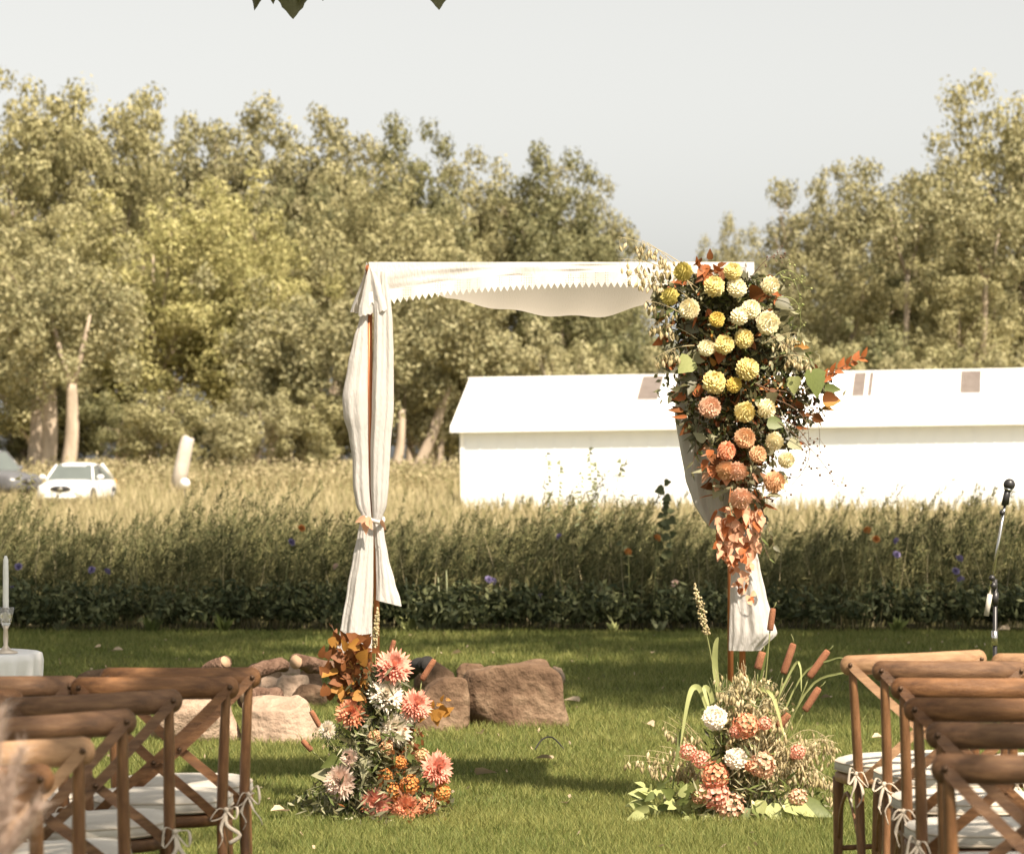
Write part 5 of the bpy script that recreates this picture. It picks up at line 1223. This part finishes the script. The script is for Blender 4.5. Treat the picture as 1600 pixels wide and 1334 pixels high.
# pampas plume at the lower left, close to the camera
def plume():
    D = 5.6; b = P(-40,1500,D); base = Vector((b.x,D,0)); o = empty('pampas_grass', base, 0, 'pinkish pampas plumes hanging in at the lower left corner', 'pampas grass')
    rs = np.random.default_rng(9); allV=[]; 
    stems = []
    for (ax,ay),(bx,by) in (((-46,1420),(0,1112)),((-70,1440),(34,1172)),((-60,1420),(56,1262)),((-40,1470),(14,1240))):
        a, b2 = np.array(P(ax,ay,D)), np.array(P(bx,by,D-.05)); stems.append((a,b2)); n = 900
        t = rs.uniform(.25,1,n); c = a+(b2-a)*t[:,None]; w = .022*np.sin(np.pi*np.clip(t*.8+.15,0,1))
        d = rs.normal(size=(n,3))*.5+(b2-a)/np.linalg.norm(b2-a)*1.1; d /= np.linalg.norm(d,axis=1)[:,None]; L = .035*rs.uniform(.5,1.4,n)[:,None]
        c = c+rs.normal(size=(n,3))*w[:,None]*.35; s = np.cross(d,rs.normal(size=(n,3))); s /= np.linalg.norm(s,axis=1)[:,None]
        allV.append(np.stack([c-s*.0007,c+s*.0007,c+d*L],1).reshape(-1,3))
    V = np.concatenate(allV)-np.array(base); q = link('plume', mesh_np('plume',V,np.arange(len(V)).reshape(-1,3),M['pampas']), o); q['kind']='stuff'
    part('stem', join([tube([Vector(a)-Vector((0,0,.7)),Vector(a),Vector(b_)],.0022,5) for a,b_ in stems]), M['twig'], o, org=base)
plume()

# ---------------------------------------------------------------- single meadow plants
def meadow_plant(px, pytop, D, lab, lk='edge', n=14, L=.07, flower=None, name='tall_weed', cat='plant', group=None, kind='oval', stems=1, droop=False, fs=.03):
    base = Vector(((px-800)/PX(D),D,0)); h = EYE-(pytop-HZ)/PX(D); o = empty(name, base, 0, lab, cat, group)
    rr = random.Random(int(px*7+pytop)); M_ = {'edge':'edge'}.get(lk,lk)
    for s in range(stems):
        hh = h*(1-.13*s*rr.random()); lx = rr.uniform(-.1,.12)+(s-(stems-1)/2)*.12
        st = smoothpts([base,base+Vector((lx*.4,0,hh*.5)),base+Vector((lx,0,hh))],4); part('stem', tube(st,[.0035*(1-.06*i) for i in range(len(st))],5), M['stem'], o, org=base)
        for i in range(n):
            t = .35+.65*(i+.5)/n; k = min(len(st)-2,int(t*(len(st)-1))); p = st[k]
            p = p.lerp(st[k+1], t*(len(st)-1)-k); leaf(kind, p, (rr.choice((-1,1))*rr.uniform(.5,1),rr.uniform(-.6,.3),rr.uniform(-.7,.3)), L*rr.uniform(.7,1.2), M_, o, base)
        if flower:
            f = bpy.data.objects.new('blossom', MM[s%3]); col.objects.link(f); f.parent = o; f.location = st[-1]-base; f.scale = (fs,)*3; f.rotation_euler = (R(60),0,rr.uniform(0,6)); f.material_slots[0].link='OBJECT'; f.material_slots[0].material = M[flower]
    return o
meadow_plant(868,706,34.5,'leftmost of the three tall leafy spires against the barn wall',lk='silver',n=26,L=.05,stems=2)
meadow_plant(936,700,34.2,'middle of the three tall leafy spires, the highest against the barn wall',lk='silver',n=28,L=.05,stems=2)
meadow_plant(975,715,34.4,'rightmost of the three tall leafy spires against the barn wall',lk='silver',n=22,L=.05,stems=1)
meadow_plant(905,735,34.0,'short leafy spire between the tall spires and the barn wall',lk='silver',n=16,L=.045,stems=2)
meadow_plant(1032,750,31.0,'dark leafed sunflower plant left of the curtain swag',n=11,L=.085,kind='heart',stems=2)
meadow_plant(1058,795,30.6,'shorter dark leafed plant nearest the curtain swag',n=9,L=.08,kind='heart',stems=1)
meadow_plant(985,845,30.3,'broad leafed dark plant in the middle of the flower bed',n=9,L=.08,kind='round',stems=2)
meadow_plant(45,740,33.5,'feathery weed at the left above the side table',lk='weedtip',n=30,L=.06,kind='long',stems=2)
for px, py, col_, lab in ((46,885,'p_purple','purple blossom above the candle'),(30,918,'p_purple','purple blossom just right of the candle'),(150,890,'p_purple','purple blossom above the side table and chairs'),
    (165,893,'p_purple','second purple blossom right beside the one above the chairs'),(881,838,'p_purple','small violet blossom in the middle of the bed'),(765,908,'p_purple','pair of violet blossoms right of the curtain'),(780,905,'p_purple','violet blossom at the right of the violet pair'),
    (833,932,'p_purple','violet blossom low in the bed above the large boulder'),(638,940,'p_purple','violet blossom by the curtain tail'),(1037,911,'p_blush','pale round seed head on a straight stalk'),
    (1410,845,'p_purple','upper violet blossom right of the garland'),(1398,866,'p_purple','lower violet blossom right of the garland'),(1508,872,'p_purple','top violet blossom of the cluster left of the microphone stand'),(1500,892,'p_purple','middle violet blossom of the cluster left of the microphone stand'),(1495,905,'p_purple','lower violet blossom of the cluster left of the microphone stand'),
    (1342,828,'p_orange','tall orange blossom right of the garland'),(1352,842,'p_orange','short orange blossom below the tall orange one'),(1020,840,'p_orange','orange blossom left of the curtain swag'),(985,862,'p_orange','orange blossom on the broad leafed plant'),(455,825,'p_orange','orange blossom left of the tied curtain'),
    (438,847,'p_purple','violet blossom left of the tied curtain'),(598,828,'p_orange','orange blossom just right of the tied curtain'),(535,885,'p_blush','pale blossom left of the curtain tail'),(725,935,'p_blush','pink drooping blossom above the left boulder')):
    meadow_plant(px,py,29.75,lab,n=5,L=.05,flower=col_,name='wildflower',cat='flower',group='wildflowers in the bed',kind='long',lk='weedtip',fs=.04)
def rosette(px, py, D, lab, h=.28, n=14, mk='silver', stalk=0, L=.2):
    base = Vector(((px-800)/PX(D),D,0)); o = empty('broad_leaf_plant', base, 0, lab, 'plant', 'broad leaved plants along the lawn edge'); rr = random.Random(px)
    for i in range(n):
        a = rr.uniform(0,6.28); leaf('oval', base+Vector((0,0,.02)), (math.cos(a)*.7,math.sin(a)*.5-.25,rr.uniform(.5,1.3)), L*rr.uniform(.7,1.2), mk, o, base, wsc=.55)
    for s in range(stalk): part('stalk', tube([base+Vector((s*.06,0,0)),base+Vector((s*.07-.03,0,.48+.06*s))],[.009,.005],6), M['silver'], o, org=base)
rosette(640,0,29.55,'pale green leafy clump right of the curtain tail',stalk=1,mk='l_pale'); rosette(690,0,29.5,'silver leafed clump with two stalks behind the left boulders',stalk=2); rosette(665,0,29.5,'pale leafy clump between the two stalked ones',mk='silver',L=.15)
rosette(712,0,29.55,'silver leafed clump farthest right of the pale group',L=.17); rosette(95,0,29.5,'silvery leaved clump above the left table',L=.12); rosette(235,0,29.5,'low leaved clump in front of the dark bed at the left',mk='l_green',L=.14); rosette(350,0,29.5,'green leaved clump above the jutting log',mk='l_green',L=.16)
rosette(1030,0,29.5,'low pale clump at the foot of the round seed head',mk='silver',L=.12); rosette(960,0,29.5,'small pale clump left of the sorghum spike',mk='l_pale',L=.09); rosette(1200,0,29.5,'green clump behind the right curtain tail',mk='l_green',L=.14); rosette(1400,0,29.5,'green clump at the lawn edge behind the right chairs',mk='l_green',L=.14)
# fallen leaves and twig on the lawn
G5 = 'fallen leaves on the lawn'
for px, py, sz, lab in ((720,1026,.09,'pale fallen leaf in the shade behind the boulders'),(176,1024,.10,'yellowish fallen leaf above the left chairs'),(157,1017,.06,'small fallen leaf left of the yellowish one'),(745,1222,.11,'curled tan leaf on sunlit grass right of the left flowers'),
    (863,1196,.09,'pale leaf on bright grass below the largest boulder'),(750,1154,.07,'small pale leaf just under the rounded boulder'),(1010,1140,.09,'brown leaf left of the right flowers'),(887,1265,.08,'tan leaf near the bottom middle of the lawn'),(1021,1027,.07,'pale leaf in the shade left of the right post'),
    (1298,1098,.08,'pale leaf in the shade right of the right flowers'),(1380,1163,.09,'pale leaf seen between the front right chairs'),(1578,990,.12,'whitish leaf at the lawn edge right of the microphone stand'),(447,1280,.09,'brown leaf left of the left flowers'),(905,1105,.10,'pale leaf right of the largest boulder')):
    D = EYE*F/(py-HZ); me = mesh_py('fallen_leaf', lobed_leaf(sz,sz*.7,fold=.5,n=7), M['dryleaf'], True); o = link('fallen_leaf', me, None, (((px-800)/PX(D)),D,.035)); o.rotation_euler = (rnd.uniform(-.2,.3),rnd.uniform(-.5,.5),rnd.uniform(0,6.28)); tag(o,lab,'leaf',G5)
o = link('fallen_twig', mesh_py('fallen_twig', tube(smoothpts([Vector((.115,17.5,.02)),Vector((.155,17.75,.055)),Vector((.21,17.8,.06)),Vector((.265,17.55,.02))],4),.004,6), M['char'], True)); tag(o,'thin dark bent twig on the grass below the largest boulder','twig')

n = 260; X = rng.uniform(-3.8,3.8,n); Y = rng.uniform(12.6,29,n)
C = np.stack([X,Y,np.full(n,.03)],1); V, Q = kite_cloud(C, rng.uniform(.015,.04,n), rng.uniform(.01,.022,n), rng)
tag(link('leaf_litter', mesh_np('leaf_litter', V, Q, M['dryleaf'])), 'tiny bits of dry leaf scattered on the lawn', 'leaf litter', kind='stuff')
